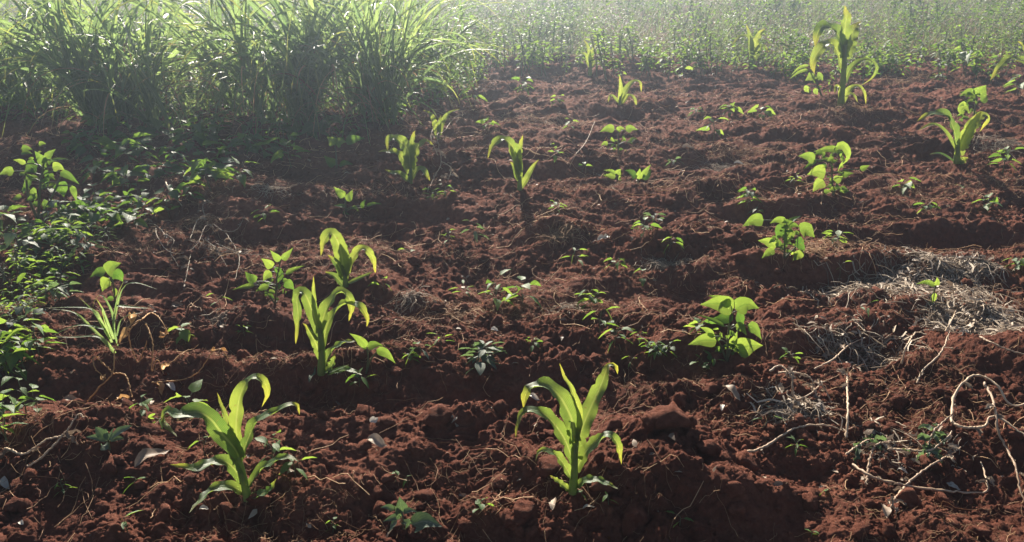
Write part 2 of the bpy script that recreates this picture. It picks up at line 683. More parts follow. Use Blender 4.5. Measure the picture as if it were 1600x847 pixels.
def lump_shape(sub, seed, rough=.35):
    """a broken piece of soil: a ball cut by random planes, then roughened"""
    V, Fq = ICO[sub]
    rr = np.random.default_rng(seed)
    n = norm(rr.normal(0, 1, (13, 3)))
    d = rr.uniform(.55, .95, 13)
    c = V @ n.T
    r = np.min(np.where(c > .05, d[None, :] / np.maximum(c, .05), 9), axis=1)
    r = np.minimum(r, 1.15)
    W = []
    for v, q in zip(V, r):
        p = Vector(v) * 2.2 + Vector((seed * 3.1, seed * 1.7, seed))
        e = mnoise.noise(p) * .22 + mnoise.noise(p * 2.4) * .22 + (mnoise.noise(p * 5) * .2 + mnoise.noise(p * 9) * .12 if sub == 2 else 0)
        W.append(v * q * (1 + rough * e))
    return np.array(W), Fq


def build_clods():
    V_all, F_all, n = [], [], 0
    protos = [[lump_shape(s, 10 * s + k, .9) for k in range(8)] for s in range(3)]
    N = 68000
    y = 1.0 * np.exp(rng.uniform(0, 1, N) ** 1.25 * math.log(10.5))
    x = rng.uniform(-1, 1, N) * (.9 + .80 * y)
    dens = pn(x * 1.9, y * 1.9, 31) + .6 * pn(x * 6, y * 6, 32)
    keep = dens > rng.uniform(-.55, .45, N)
    for (cx, cy, dx, dy, hl, hw) in PRINTS:      # the shoes pressed these flat
        u, v = (x - cx) * dx + (y - cy) * dy, -(x - cx) * dy + (y - cy) * dx
        keep &= ~((np.abs(u) < hl * 1.05) & (np.abs(v) < hw * 1.15))
    x, y = x[keep], y[keep]
    s = .0028 * (1 - rng.uniform(0, 1, len(x))) ** (-1 / 2.0)
    s = np.clip(s, .0028, .026) * np.clip(.8 + y * .16, 1, 2)
    z = height(x, y)
    for i in range(len(x)):
        sub = 2 if s[i] > .011 and y[i] < 5 else (1 if s[i] > .006 and y[i] < 4 else 0)
        V, Fq = protos[sub][i % 8]
        a = rng.uniform(0, 6.28)
        ca, sa = math.cos(a), math.sin(a)
        sc = s[i] * rng.uniform(.75, 1.25, 3) * np.array([1, 1, .8])
        W = V * sc
        W = np.stack([W[:, 0] * ca - W[:, 1] * sa, W[:, 0] * sa + W[:, 1] * ca, W[:, 2]], 1)
        W = W + np.array([x[i], y[i], z[i] + s[i] * rng.uniform(-.15, .35)])
        V_all.append(W)
        F_all.append(Fq + n)
        n += len(W)
    o = mesh_np('soil_crumbs', np.concatenate(V_all), np.concatenate(F_all), M['soil'])
    tag(o, 'loose red crumbs and small clods lying over the tilled soil', 'soil crumbs', kind='stuff')


build_clods()


# ------------------------------------------------------------------ straw, roots and chopped stalks lying all over the soil
def lying_strands(N, x, y, Lr, curl, lift, K=6, heading=None):
    a = rng.uniform(0, 6.28, N) if heading is None else heading + rng.normal(0, .6, N)
    L = rng.uniform(Lr[0], Lr[1], N) * np.clip(.75 + .1 * y, .85, 1.5)
    dk = rng.normal(0, curl, (N, K))
    ang = a[:, None] + np.cumsum(dk, 1)
    step = (L / (K - 1))[:, None]
    px = x[:, None] + np.cumsum(np.cos(ang) * step, 1)
    py = y[:, None] + np.cumsum(np.sin(ang) * step, 1)
    pz = height(px.ravel(), py.ravel(), True).reshape(px.shape)
    # a stiff strand bridges the hollows
    pz = .5 * pz + .5 * np.maximum(pz, pz.mean(1, keepdims=True))
    tt = np.linspace(0, 1, K)[None, :]
    up = rng.uniform(0, 1, (N, 1)) ** 3 * lift
    pz = pz + .003 + up * tt ** 1.5 + np.abs(rng.normal(0, .004, (N, K)))
    return np.stack([px, py, pz], -1)


def field_points(N, thr, s):
    y = 1.05 * np.exp(rng.uniform(0, 1, N) ** .75 * math.log(9.6))
    x = rng.uniform(-1, 1, N) * (.85 + .78 * y)
    d = pn(x * 1.3, y * 2.0, s) + .5 * pn(x * 5, y * 6, s + 1)
    k = (d > rng.uniform(thr - .35, thr + .35, N)) & (rng.uniform(0, 1, N) < np.clip(.15 + .22 * y, 0, 1))
    return x[k], y[k]


def build_litter():
    mb = MB()
    x, y = field_points(110000, .16, 41)
    n = len(x)
    P = lying_strands(n, x, y, (.015, .075), .32, .025)
    strands(mb, P, (.0003 + .0006 * rng.uniform(0, 1, n) ** 2) * np.clip(.45 + .33 * y, .8, 2.8), rng.uniform(0, 1, n) ** 2.0)
    x, y = field_points(7000, .08, 43)
    n = len(x)
    P = lying_strands(n, x, y, (.06, .22), .3, .05, 7)
    strands(mb, P, rng.uniform(.0006, .0015, n) * np.clip(.5 + .25 * y, .7, 2), rng.uniform(.1, 1, n))
    o = mb.obj('straw_litter', M['straw'])
    tag(o, 'thin dry roots, straw and chopped stalk bits strewn over the red soil', 'straw litter', kind='stuff')
    mb = MB()
    x, y = field_points(4200, .08, 47)
    n = len(x)
    z = height(x, y)
    D = np.stack([rng.normal(0, 1, n), rng.normal(0, 1, n), rng.normal(.1, .35, n)], 1)
    Nn = np.stack([rng.normal(0, .5, n), rng.normal(0, .5, n), np.ones(n)], 1)
    L = rng.uniform(.010, .035, n) * np.clip(.8 + .08 * y, 1, 1.6)
    leaflets(mb, np.stack([x, y, z + .004], 1), D, Nn, L, L * rng.uniform(.25, .6, n), rng.uniform(0, 1, n), .35)
    o = mb.obj('leaf_litter', M['deadleaf'])
    tag(o, 'small grey brown dead leaf scraps scattered on the soil', 'leaf litter', kind='stuff')


build_litter()


# ------------------------------------------------------------------ plants traced leaf by leaf
def unproj(px, py, Y):
    r = ray(px, py)
    t = Y / r[1]
    return np.array([r[0] * t, Y, CAM_H + r[2] * t])


def traced_leaf(pts, Y0, Wpx, roll, lean, prof, mat, parent, origin, tint=.5, fold=.3, wave=.0, seed=0, n=16, curl=0., label=None, flatten=112):
    """a leaf whose midrib follows pts; lean = how far (m) the tip comes towards (-) or goes from (+) the viewer's side"""
    if prof in ('bean', 'oval') and len(pts) == 3:
        m = ((pts[0][0] + pts[2][0]) / 2, (pts[0][1] + pts[2][1]) / 2)
        pts = [pts[0], (m[0] + (pts[1][0] - m[0]) * .55, m[1] + (pts[1][1] - m[1]) * .55), pts[2]]
    P2 = smooth_path(pts, n)
    t = np.linspace(0, 1, n)
    P = np.array([unproj(a, b, Y0 + lean * u ** 1.3) for (a, b), u in zip(P2, t)])
    P[:, 2] = np.maximum(P[:, 2], height(P[:, 0], P[:, 1]) + .004 + .006 * t)
    T = norm(np.gradient(P, axis=0))
    going = P[-1][0] - P[0][0]
    mid = P[n // 2][0] - P[0][0]
    sgn = 1.0 if (mid if abs(mid) > abs(going) * .3 else going) >= 0 else -1.0
    Np = np.stack([-T[:, 2] * sgn, np.zeros(n), T[:, 0] * sgn], 1)
    Np = norm(Np + np.array([0, 0, 1e-4]))
    hor = np.clip(1 - T[:, 2] ** 2, 0, 1)
    rl = np.radians(np.minimum(85, roll * .45 + flatten * hor)) if prof in ('corn', 'blade') else np.full(n, R(roll))
    N = np.cos(rl)[:, None] * np.array([0, -1.0, 0]) + np.sin(rl)[:, None] * Np
    s = pxm(P[0][0], Y0, P[0][2])
    mb = MB()
    blade(mb, P, N, Wpx * s, prof, fold, wave, tint, 7, seed, curl)
    o = mb.obj('leaf', mat, parent, origin)
    if label:
        o['label'] = label
    return o


def corn(base, stem, leaves, label, wstem=9, group='young corn plants', wave=.13):
    b = G(*base)
    b.z -= .004
    t = thing('corn_plant', label, 'corn plant', b, group)
    s = pxm(*b)
    P = smooth_path([unproj(px, py, b.y) for px, py in [base] + stem], 12)
    P[0] = b
    mb = MB()
    tube(mb, P, np.linspace(wstem, wstem * .6, 12) * s * .6, 8)
    mb.obj('stalk', M['corn_stem'], t, b)
    for i, L in enumerate(leaves):
        pts, w, roll, lean = L[:4]
        tint = (L[4] if len(L) > 4 else random.uniform(.3, .7)) * 1.4 - .38
        traced_leaf(pts, b.y + (.004 if i % 2 else -.004), w * (.9 if wstem > 9.5 else 1.1) * (1.0 + .4 * min(1, abs(pts[-1][0] - pts[0][0]) / (1 + math.dist(pts[0], pts[-1])))), roll, lean * s * 100, 'corn', M['corn'], t, b, tint, .35, wave if w > 9 else 0, seed=int(base[0]) + i, n=32, flatten=112 if wstem > 9.5 else 55)
    return t


corn((387, 779), [(380, 745), (372, 713)], [
    ([(374, 716), (366, 700), (347, 678), (329, 655), (307, 644), (280, 648), (261, 643), (257, 656), (277, 683)], 25, 48, -.9, .35),
    ([(373, 712), (369, 670), (373, 628), (382, 602), (395, 590), (412, 597), (418, 613), (409, 636)], 25, 22, .2, .75),
    ([(372, 705), (363, 680), (352, 650), (339, 613)], 11, 15, .3, .8),
    ([(376, 718), (386, 690), (399, 662), (412, 650), (430, 645), (446, 633), (464, 634), (468, 648)], 20, 45, .3, .45),
    ([(378, 752), (368, 735), (355, 723), (341, 720), (322, 726), (302, 731), (265, 726)], 17, 50, -.8, .5),
    ([(384, 771), (363, 761), (341, 761), (320, 775), (296, 801)], 15, 50, -.8, .6),
    ([(388, 760), (403, 738), (424, 723), (449, 714), (467, 721)], 17, 50, -.3, .45),
    ([(388, 776), (409, 772), (424, 763), (432, 748)], 14, 35, -.4, .3),
], 'young corn plant with a torn upright leaf, sprouts crowding its foot', 12)

corn((895, 768), [(897, 735), (899, 690)], [
    ([(898, 690), (893, 655), (876, 622), (857, 604), (840, 603), (827, 606), (820, 621), (818, 639)], 28, 35, -.2, .5),
    ([(896, 722), (882, 686), (863, 659), (842, 643), (824, 643), (811, 656), (806, 684)], 21, 42, -.6, .5),
    ([(901, 690), (905, 645), (895, 612), (883, 591), (874, 567)], 12, 12, .2, .95),
    ([(901, 716), (907, 677), (922, 639), (939, 602), (951, 571), (962, 573), (965, 585)], 29, 18, .5, .6),
    ([(899, 705), (897, 672), (889, 640), (880, 618)], 15, 15, .3, .7),
    ([(900, 735), (913, 709), (934, 689), (951, 679), (961, 687), (967, 700), (971, 726)], 18, 38, .1, .6),
    ([(894, 748), (880, 724), (866, 709), (851, 704), (841, 708), (837, 721)], 14, 45, -.4, .6),
    ([(892, 768), (874, 754), (859, 743)], 10, 35, -.2, .7),
    ([(898, 762), (916, 751), (936, 751), (966, 764)], 13, 50, -.3, .55),
], 'young corn plant with one broad leaf standing tall, alone on its mound', 12)

corn((502, 583), [(503, 545), (500, 512)], [
    ([(500, 525), (490, 492), (479, 464), (470, 456), (464, 468), (466, 498), (462, 538)], 17, 30, -.2, .5),
    ([(499, 515), (492, 480), (490, 455), (490, 431)], 10, 12, .1, .8),
    ([(500, 520), (508, 488), (523, 462), (536, 457), (546, 466), (549, 482), (545, 502)], 19, 38, .2, .6),
    ([(503, 545), (513, 503), (534, 478), (551, 474), (565, 481), (574, 497), (573, 511)], 18, 40, .1, .6),
    ([(501, 560), (492, 534), (480, 513), (473, 505)], 14, 28, -.3, .6),
    ([(505, 574), (517, 550), (536, 536), (556, 533)], 15, 48, -.2, .5),
    ([(507, 582), (519, 570), (524, 552)], 15, 20, -.2, .5),
    ([(510, 584), (530, 576), (546, 570)], 7, 40, -.2, .8),
    ([(512, 585), (543, 578), (566, 586)], 10, 55, -.4, .2),
], 'bushy young corn plant with drooping leaf tips behind a dark furrow', 11)

corn((540, 447), [(539, 425)], [
    ([(538, 432), (534, 400), (527, 376), (517, 364), (507, 375), (501, 400)], 17, 30, -.2, .7),
    ([(540, 428), (541, 400), (535, 380), (531, 363)], 18, 15, .1, .55),
    ([(538, 436), (528, 414), (512, 398)], 11, 30, -.2, .4),
    ([(541, 434), (547, 410), (559, 393), (571, 389), (582, 402), (587, 429)], 11, 35, .1, .9),
    ([(537, 446), (524, 432), (507, 425)], 8, 40, -.2, .4),
    ([(542, 444), (560, 436), (586, 424)], 6, 45, -.2, .6),
], 'small corn plant with two leaves arching over like hooks', 8)

corn((641, 286), [(642, 262)], [
    ([(641, 264), (638, 237), (628, 223), (615, 215), (606, 222), (606, 237)], 15, 32, -.2, .6),
    ([(641, 255), (643, 232), (646, 212), (649, 204)], 12, 12, .1, .8),
    ([(643, 266), (648, 240), (656, 226), (668, 221), (677, 227)], 13, 32, .1, .8),
    ([(640, 270), (630, 248), (616, 238), (590, 237)], 11, 35, -.2, .7),
    ([(640, 284), (625, 272), (612, 270), (601, 265)], 8, 40, -.3, .5),
    ([(642, 280), (650, 268), (661, 265), (672, 283)], 9, 40, -.1, .7),
], 'pale corn plant with five spreading leaves beside a dry twiggy weed', 7)

corn((812, 297), [(812, 275)], [
    ([(812, 282), (809, 255), (812, 230), (817, 211)], 13, 14, .1, .7),
    ([(811, 268), (805, 240), (795, 222), (784, 217), (770, 228), (762, 248)], 13, 35, -.3, .6),
    ([(814, 294), (822, 280), (832, 262), (842, 249)], 8, 20, .1, .8),
    ([(811, 272), (806, 250), (800, 235), (797, 225)], 11, 20, -.1, .7),
    ([(810, 280), (803, 262), (797, 253)], 9, 20, -.2, .5),
], 'narrow upright corn plant with one leaf curled over', 7)

corn((685, 218), [(685, 200)], [
    ([(684, 216), (680, 195), (673, 179), (660, 172)], 8, 25, -.1, .8),
    ([(686, 216), (690, 195), (701, 178), (719, 170)], 8, 30, .1, .8),
    ([(685, 212), (687, 192), (689, 180)], 7, 12, 0, .6),
], 'tiny corn seedling with a V of two leaves near the cane grass', 5)

corn((968, 164), [(969, 150)], [
    ([(968, 158), (970, 137), (968, 117)], 7, 12, 0, .9),
    ([(969, 160), (978, 140), (990, 128), (1000, 130), (1002, 144)], 7, 30, .1, .7),
    ([(967, 161), (955, 150), (950, 160)], 5, 35, -.1, .7),
    ([(970, 163), (982, 150), (991, 155), (995, 170)], 6, 35, -.1, .9),
], 'small yellowish corn plant just short of the weedy verge', 4)

corn((1313, 165), [(1318, 115), (1320, 70)], [
    ([(1318, 90), (1319, 55), (1322, 28), (1320, 8)], 22, 12, .1, .65),
    ([(1320, 92), (1328, 62), (1336, 42), (1346, 34)], 20, 20, .2, .6),
    ([(1318, 80), (1310, 56), (1296, 42), (1283, 43), (1276, 56), (1274, 73)], 16, 38, -.2, .4),
    ([(1316, 105), (1308, 80), (1299, 69), (1288, 70), (1276, 84), (1270, 100), (1273, 116)], 15, 35, -.2, .7),
    ([(1319, 130), (1328, 108), (1345, 95), (1360, 95), (1369, 106), (1362, 121), (1343, 135)], 7, 35, .1, .5),
    ([(1312, 152), (1308, 136), (1304, 146)], 8, 30, -.2, 1.0),
    ([(1316, 162), (1325, 142), (1340, 135), (1350, 145), (1353, 163)], 7, 35, 0, .9),
    ([(1319, 150), (1332, 148), (1340, 160)], 6, 30, -.1, 1.0),
], 'tallest corn plant, its thick stalk rising above the weeds behind', 9)

corn((1495, 255), [(1496, 225)], [
    ([(1497, 242), (1510, 207), (1524, 186), (1534, 174)], 17, 22, .1, .8),
    ([(1500, 234), (1519, 198), (1535, 180), (1543, 184), (1531, 206)], 12, 30, .1, .9),
    ([(1495, 228), (1488, 196), (1475, 179), (1455, 178), (1432, 190)], 14, 42, -.2, .4),
    ([(1493, 234), (1475, 205), (1457, 195), (1435, 204)], 8, 40, -.2, .6),
    ([(1497, 254), (1506, 250), (1513, 246)], 10, 30, -.1, .9),
    ([(1492, 254), (1470, 241), (1452, 241)], 6, 45, -.2, .2),
], 'spreading corn plant with a bean plant growing close behind it', 9)

corn((1618, 175), [(1616, 120)], [
    ([(1616, 125), (1605, 100), (1592, 93), (1577, 92), (1562, 104), (1547, 126)], 11, 40, -.2, .6),
    ([(1616, 130), (1604, 105), (1593, 97), (1583, 95)], 9, 30, -.1, .5),
    ([(1616, 118), (1603, 80), (1590, 64)], 12, 20, .1, .8),
    ([(1617, 120), (1622, 80), (1626, 50)], 12, 20, .1, .8),
    ([(1619, 140), (1640, 100), (1660, 110)], 12, 30, .1, .6),
], 'corn plant at the field edge with a long leaf bowed to the soil', 8)

corn((1175, 108), [(1174, 75)], [
    ([(1174, 88), (1170, 62), (1158, 58), (1144, 70)], 9, 35, -.2, .7),
    ([(1175, 86), (1184, 58), (1196, 44)], 10, 20, .1, 1.0),
    ([(1174, 84), (1171, 58), (1166, 38)], 8, 15, .1, .7),
    ([(1176, 96), (1190, 72), (1202, 82)], 8, 35, -.1, .6),
], 'corn plant standing within the weedy verge, leaves pale', 7)

corn((922, 118), [(922, 95)], [
    ([(922, 105), (912, 85), (898, 90)], 7, 35, -.2, .8),
    ([(922, 102), (926, 80), (936, 66)], 7, 20, .1, 1.0),
    ([(922, 106), (934, 98), (946, 112)], 7, 35, -.2, .7),
    ([(922, 100), (919, 75), (912, 62)], 6, 15, .1, .9),
], 'yellowing corn plant at the front of the weedy verge', 6)


def bean(base, stems, leaves, label, cat='bean plant', group='bean plants between the corn', mat='bean', name='bean_plant', rs=1.6, fold=.2, prof='bean', extra=0, exr=20, exl=14):
    """leaves: (path, width px, roll, lean, tint)"""
    b = G(*base)
    b.z -= .004
    t = thing(name, label, cat, b, group)
    s = pxm(*b)
    mb = MB()
    for st in stems:
        pts = [unproj(px, py, b.y + random.uniform(-.01, .01)) for px, py in [base] + st]
        pts[0] = np.array(b)
        P = smooth_path(pts, 8)
        tube(mb, P, np.linspace(rs, rs * .6, 8) * s, 6)
    # a petiole to every leaf
    hub = unproj(stems[0][-1][0], stems[0][-1][1], b.y)
    lo = np.array(b)
    for L in leaves:
        q = unproj(L[0][0][0], L[0][0][1], b.y)
        k = min(1, max(0, (q[2] - lo[2] - .02) / max(.03, hub[2] - lo[2])))
        a = lo * (1 - k) + hub * k
        if np.linalg.norm(q - a) > .012:
            mid = (a + q) / 2 + np.array([0, 0, .01])
            tube(mb, smooth_path([a, mid, q], 6), rs * .45 * s, 5)
    mb.obj('stem', M['bean_stem'], t, b)
    for i, L in enumerate(leaves):
        pts, w, roll, lean = L[:4]
        tint = L[4] if len(L) > 4 else random.uniform(.3, .7)  # the darkest tints paint shade onto under leaves
        traced_leaf(pts, b.y + random.uniform(-1, 1) * 4 * s, w, roll, lean * s * 40, prof, M[mat], t, b, tint, fold, .04, seed=int(base[0]) + i, n=12)
    rr = random.Random(int(base[0] * 7 + base[1]))
    for i in range(extra):
        a = rr.uniform(0, 6.28)
        bx = base[0] + rr.uniform(-exr, exr) * .6
        by = base[1] - rr.uniform(.1, 2.3 if extra >= 18 else 1.2) * exr
        l = exl * rr.uniform(.6, 1.1)
        pts = [(bx, by), (bx + l * .5 * math.cos(a), by - 2 + l * .2 * math.sin(a)), (bx + l * math.cos(a), by + l * .4 * math.sin(a) + 2)]
        traced_leaf(pts, b.y + rr.uniform(-12, 12) * s, l * .6, rr.uniform(30, 70), 0, prof, M[mat], t, b, rr.uniform(.2, .8), fold, .04, seed=i, n=8)
    return t


bean((1136, 564), [[(1138, 525), (1142, 482)], [(1146, 530), (1158, 510)], [(1126, 540), (1118, 528)]], [
    ([(1147, 482), (1122, 471), (1094, 476)], 29, 30, -.3, .75),
    ([(1149, 483), (1166, 470), (1186, 482)], 27, 30, -.2, .7),
    ([(1142, 478), (1122, 464), (1107, 462)], 16, 25, .5, .7),
    ([(1145, 490), (1132, 500), (1110, 499)], 20, 40, .6, .15),  # dark tint: shade beneath the top leaves put into the colour
    ([(1152, 487), (1158, 500), (1162, 514)], 20, 30, .7, .15),  # likewise a shaded under leaf, painted dark by its tint
    ([(1133, 510), (1112, 499), (1088, 491)], 9, 65, -.4, .3),
    ([(1149, 508), (1158, 509), (1167, 524)], 14, 30, -.1, .8),
    ([(1168, 508), (1180, 511), (1190, 531)], 18, 35, -.1, .5),
    ([(1114, 526), (1106, 514), (1093, 511)], 11, 25, 0, .75),
    ([(1120, 532), (1098, 529), (1075, 539)], 22, 35, -.3, .85),
    ([(1150, 546), (1172, 538), (1192, 540)], 31, 25, -.2, .9),
    ([(1148, 535), (1158, 542), (1164, 560)], 18, 30, -.2, .4),
    ([(1140, 545), (1148, 530), (1152, 518)], 14, 20, -.1, .9),
], 'bean plant with broad bright leaves on a low mound, standing alone', extra=20, exr=28, exl=14, rs=2)

bean((1226, 402), [[(1226, 375), (1228, 352)], [(1244, 385), (1246, 368)]], [
    ([(1193, 344), (1178, 341), (1160, 354)], 20, 28, -.3, .6),
    ([(1228, 348), (1215, 340), (1203, 349)], 13, 30, -.2, .7),
    ([(1230, 350), (1240, 341), (1252, 337)], 9, 65, .2, .3),
    ([(1224, 352), (1238, 349), (1251, 355)], 13, 35, -.1, .5),
    ([(1226, 352), (1218, 362), (1213, 375)], 19, 30, .4, .15),
    ([(1237, 358), (1232, 370), (1226, 384)], 15, 20, -.2, .7),
    ([(1250, 362), (1259, 355), (1273, 371)], 25, 25, -.2, .6),
    ([(1243, 375), (1252, 382), (1258, 393)], 19, 30, .4, .1),
    ([(1244, 392), (1250, 396), (1239, 407)], 19, 20, -.3, 1.0),
    ([(1212, 386), (1200, 376), (1184, 376)], 18, 30, -.3, .9),
    ([(1210, 390), (1199, 394), (1190, 404)], 13, 30, -.3, .7),
], 'bean plant with rounded leaves where dry straw trails across the soil', extra=30, exr=26, exl=13)

bean((1302, 305), [[(1300, 275), (1300, 245)], [(1310, 280), (1318, 268)]], [
    ([(1311, 234), (1292, 232), (1271, 237)], 12, 40, -.2, .6),
    ([(1305, 231), (1317, 228), (1325, 244), (1313, 258), (1309, 269)], 14, 28, -.1, .9),
    ([(1273, 251), (1262, 242), (1247, 244)], 17, 28, -.2, .6),
    ([(1276, 250), (1266, 256), (1256, 264)], 9, 55, .2, .4),
    ([(1290, 270), (1276, 266), (1261, 273)], 22, 25, -.2, .95),
    ([(1287, 282), (1277, 288), (1270, 300)], 18, 22, -.2, 1.0),
    ([(1316, 274), (1325, 270), (1334, 271)], 11, 35, -.1, .5),
    ([(1344, 265), (1352, 262), (1359, 258)], 9, 35, -.1, .7),
    ([(1300, 252), (1290, 247), (1278, 253)], 9, 50, .2, .4),
    ([(1303, 282), (1312, 280), (1319, 275)], 13, 22, -.1, .8),
], 'bean plant with yellowing lower leaves and one curled upper leaf', extra=34, exr=30, exl=13)

bean((1520, 205), [[(1522, 180), (1526, 150)]], [
    ([(1526, 150), (1534, 140), (1541, 133)], 22, 22, -.1, .6),
    ([(1524, 148), (1512, 143), (1499, 150)], 16, 35, -.2, .6),
    ([(1528, 153), (1516, 158), (1504, 159)], 11, 60, .2, .3),
    ([(1512, 165), (1500, 168), (1503, 182)], 18, 22, -.2, .95),
    ([(1532, 158), (1540, 156), (1542, 148)], 12, 30, .3, .5),
], 'bean plant rising above the corn leaves in front of it', extra=30, exr=26, exl=11)

bean((430, 474), [[(432, 440), (438, 408)], [(412, 450), (400, 440)]], [
    ([(438, 408), (430, 400), (422, 391)], 11, 20, -.1, .7),
    ([(441, 406), (449, 399), (458, 387)], 11, 22, .1, .75),
    ([(426, 418), (416, 408), (408, 404)], 14, 25, -.1, .95),
    ([(424, 425), (416, 430), (411, 440)], 14, 20, -.2, 1.0),
    ([(438, 418), (438, 430), (434, 442)], 20, 30, .3, .15),
    ([(446, 428), (460, 420), (476, 415)], 9, 45, -.1, .7),
    ([(400, 440), (388, 432), (383, 424)], 15, 25, -.1, .3),
    ([(398, 446), (384, 447), (363, 453)], 9, 50, -.3, .6),
    ([(445, 440), (453, 445), (460, 453)], 15, 30, .1, .3),
    ([(420, 445), (405, 452), (399, 456)], 12, 35, -.2, .6),
], 'leafy bean plant close behind the bushy corn', extra=16, exr=30, exl=14)

bean((180, 475), [[(178, 450), (172, 428)]], [
    ([(168, 428), (172, 415), (189, 411)], 24, 30, -.1, .6),
    ([(165, 425), (152, 424), (140, 434)], 17, 45, -.2, .2),
    ([(176, 426), (186, 428), (192, 440)], 18, 30, .3, .15),
    ([(170, 435), (163, 445), (160, 456)], 20, 18, -.2, .9),
    ([(180, 450), (182, 458), (178, 466)], 10, 20, -.1, .8),
], 'bean plant with a drooping yellow leaf above a grass weed', extra=3, exr=14, exl=12)

bean((540, 335), [[(540, 318), (538, 308)]], [
    ([(538, 308), (530, 300), (521, 292)], 13, 22, -.1, .6),
    ([(542, 314), (548, 306), (551, 296)], 12, 18, .1, .65),
    ([(540, 322), (530, 322), (521, 321)], 8, 65, -.3, .3),
    ([(540, 330), (535, 333), (546, 336)], 7, 60, -.3, .3),
    ([(550, 325), (555, 322), (560, 330)], 6, 40, 0, .6),
    ([(565, 325), (568, 315), (572, 312)], 8, 30, 0, .3),
    ([(572, 322), (584, 316), (597, 319)], 6, 45, 0, .4),
], 'small bean plant with two pointed leaves held up, on shaded soil')

bean((526, 262), [[(525, 240), (523, 226)]], [
    ([(523, 226), (517, 217), (511, 214)], 16, 25, -.1, .85),
    ([(525, 226), (533, 219), (541, 222)], 16, 30, -.1, .8),
    ([(540, 222), (555, 216), (571, 216)], 16, 40, 0, .2),
    ([(524, 258), (514, 252), (506, 243)], 15, 25, -.1, .5),
    ([(530, 258), (540, 254), (552, 257)], 13, 60, -.2, .2),
], 'tall thin bean plant, two leaves on top and two at its foot')

bean((966, 242), [[(966, 220), (966, 205)]], [
    ([(960, 203), (952, 198), (937, 206)], 13, 30, -.1, .7),
    ([(964, 205), (970, 198), (976, 202)], 9, 30, 0, .8),
    ([(978, 204), (986, 198), (996, 203)], 12, 30, 0, .65),
    ([(950, 225), (944, 222), (939, 228)], 7, 30, 0, .7),
    ([(985, 222), (990, 215), (996, 218)], 10, 65, 0, .3),
], 'bean plant with a flat crown of three leaves and dense low foliage', extra=14, exr=26, exl=9)

bean((965, 284), [[(964, 272)]], [
    ([(962, 272), (955, 266), (943, 266)], 7, 40, -.2, .7),
    ([(962, 276), (952, 274), (942, 276)], 10, 35, -.2, .65),
    ([(964, 273), (968, 266), (970, 264)], 11, 20, 0, .8),
    ([(966, 280), (970, 278), (969, 286)], 9, 25, 0, .7),
], 'low bean plant with small pointed leaves, close to a rounder leaved one')

bean((997, 286), [[(996, 278)]], [
    ([(993, 278), (985, 268), (976, 266)], 16, 55, -.1, .1),
    ([(998, 280), (999, 270), (1000, 263)], 11, 18, 0, .9),
    ([(1003, 276), (1010, 266), (1017, 257)], 9, 20, .1, .75),
    ([(1004, 280), (1014, 275), (1018, 264)], 10, 30, .4, .2),
], 'low bean plant with rounded leaves, one held up like a paddle')

bean((60, 345), [[(62, 300), (68, 255)], [(45, 310), (40, 270)], [(80, 310), (95, 275)]], [
    ([(70, 256), (62, 245), (54, 236)], 14, 30, -.1, .4),
    ([(72, 252), (78, 240), (87, 233)], 16, 28, .1, .5),
    ([(58, 258), (48, 262), (38, 270)], 26, 35, -.2, .2),
    ([(40, 256), (30, 250), (20, 250)], 8, 30, -.1, 1.0),
    ([(22, 268), (10, 266), (-2, 274)], 15, 30, -.2, .6),
    ([(82, 262), (92, 258), (101, 266)], 15, 25, 0, .9),
    ([(80, 250), (95, 248), (110, 249)], 7, 65, .1, .3),
    ([(94, 268), (108, 274), (124, 288)], 12, 40, 0, .3),
    ([(75, 265), (76, 280), (70, 296)], 26, 40, .3, .15),
    ([(50, 280), (40, 290), (36, 304)], 20, 40, .2, .2),
    ([(90, 285), (98, 294), (100, 308)], 20, 40, .2, .2),
    ([(112, 290), (116, 300), (120, 316)], 9, 30, 0, .5),
], 'large dark bean plant in the shade with a few leaf edges lit', extra=34, exr=54, exl=18, rs=2.2)

bean((572, 583), [[(575, 560), (574, 543)], [(578, 565), (588, 550)]], [
    ([(573, 542), (560, 527), (546, 521)], 13, 25, -.1, .7),
    ([(574, 543), (585, 536), (599, 540)], 13, 42, 0, .5),
    ([(588, 546), (604, 549), (618, 568)], 14, 35, 0, .65),
    ([(572, 545), (566, 540), (557, 538)], 6, 50, 0, .3),
], 'sparse bean plant of three leaves leaning from the bushy corn')

bean((630, 830), [[(630, 812), (628, 798)]], [
    ([(641, 822), (662, 808), (691, 823)], 30, 62, -.5, .2),
    ([(628, 802), (626, 790), (624, 776)], 21, 30, .2, .3),
    ([(616, 796), (606, 790), (594, 793)], 10, 60, -.3, .5),
    ([(630, 800), (640, 795), (652, 800)], 9, 60, -.2, .3),
    ([(632, 812), (636, 818), (633, 828)], 16, 50, -.3, .4),
    ([(620, 812), (614, 820), (608, 832)], 12, 60, -.3, .3),
    ([(622, 806), (610, 810), (598, 815)], 10, 50, -.3, .4),
    ([(625, 810), (622, 800), (616, 790)], 13, 50, -.1, .2),
], 'low bluish green sprout with a broad pointed leaf lying out flat', 'sprout', 'broadleaf weeds and sprouts', 'silver', 'broadleaf_sprout')

bean((171, 702), [[(170, 690)]], [
    ([(170, 688), (185, 672), (207, 665)], 15, 60, .2, .5),
    ([(168, 687), (158, 678), (149, 667)], 15, 50, .2, .3),
    ([(168, 689), (152, 682), (134, 683)], 10, 60, -.2, .8),
    ([(170, 690), (165, 697), (156, 703)], 15, 65, -.5, .7),
    ([(172, 689), (184, 683), (194, 686)], 9, 60, -.2, .6),
    ([(170, 687), (174, 678), (178, 668)], 9, 50, .2, .7),
    ([(169, 688), (164, 680), (165, 670)], 9, 50, .2, .7),
], 'pale rosette sprout perched on a sunlit soil hump', 'sprout', 'broadleaf weeds and sprouts', 'silver', 'rosette_sprout', prof='oval')

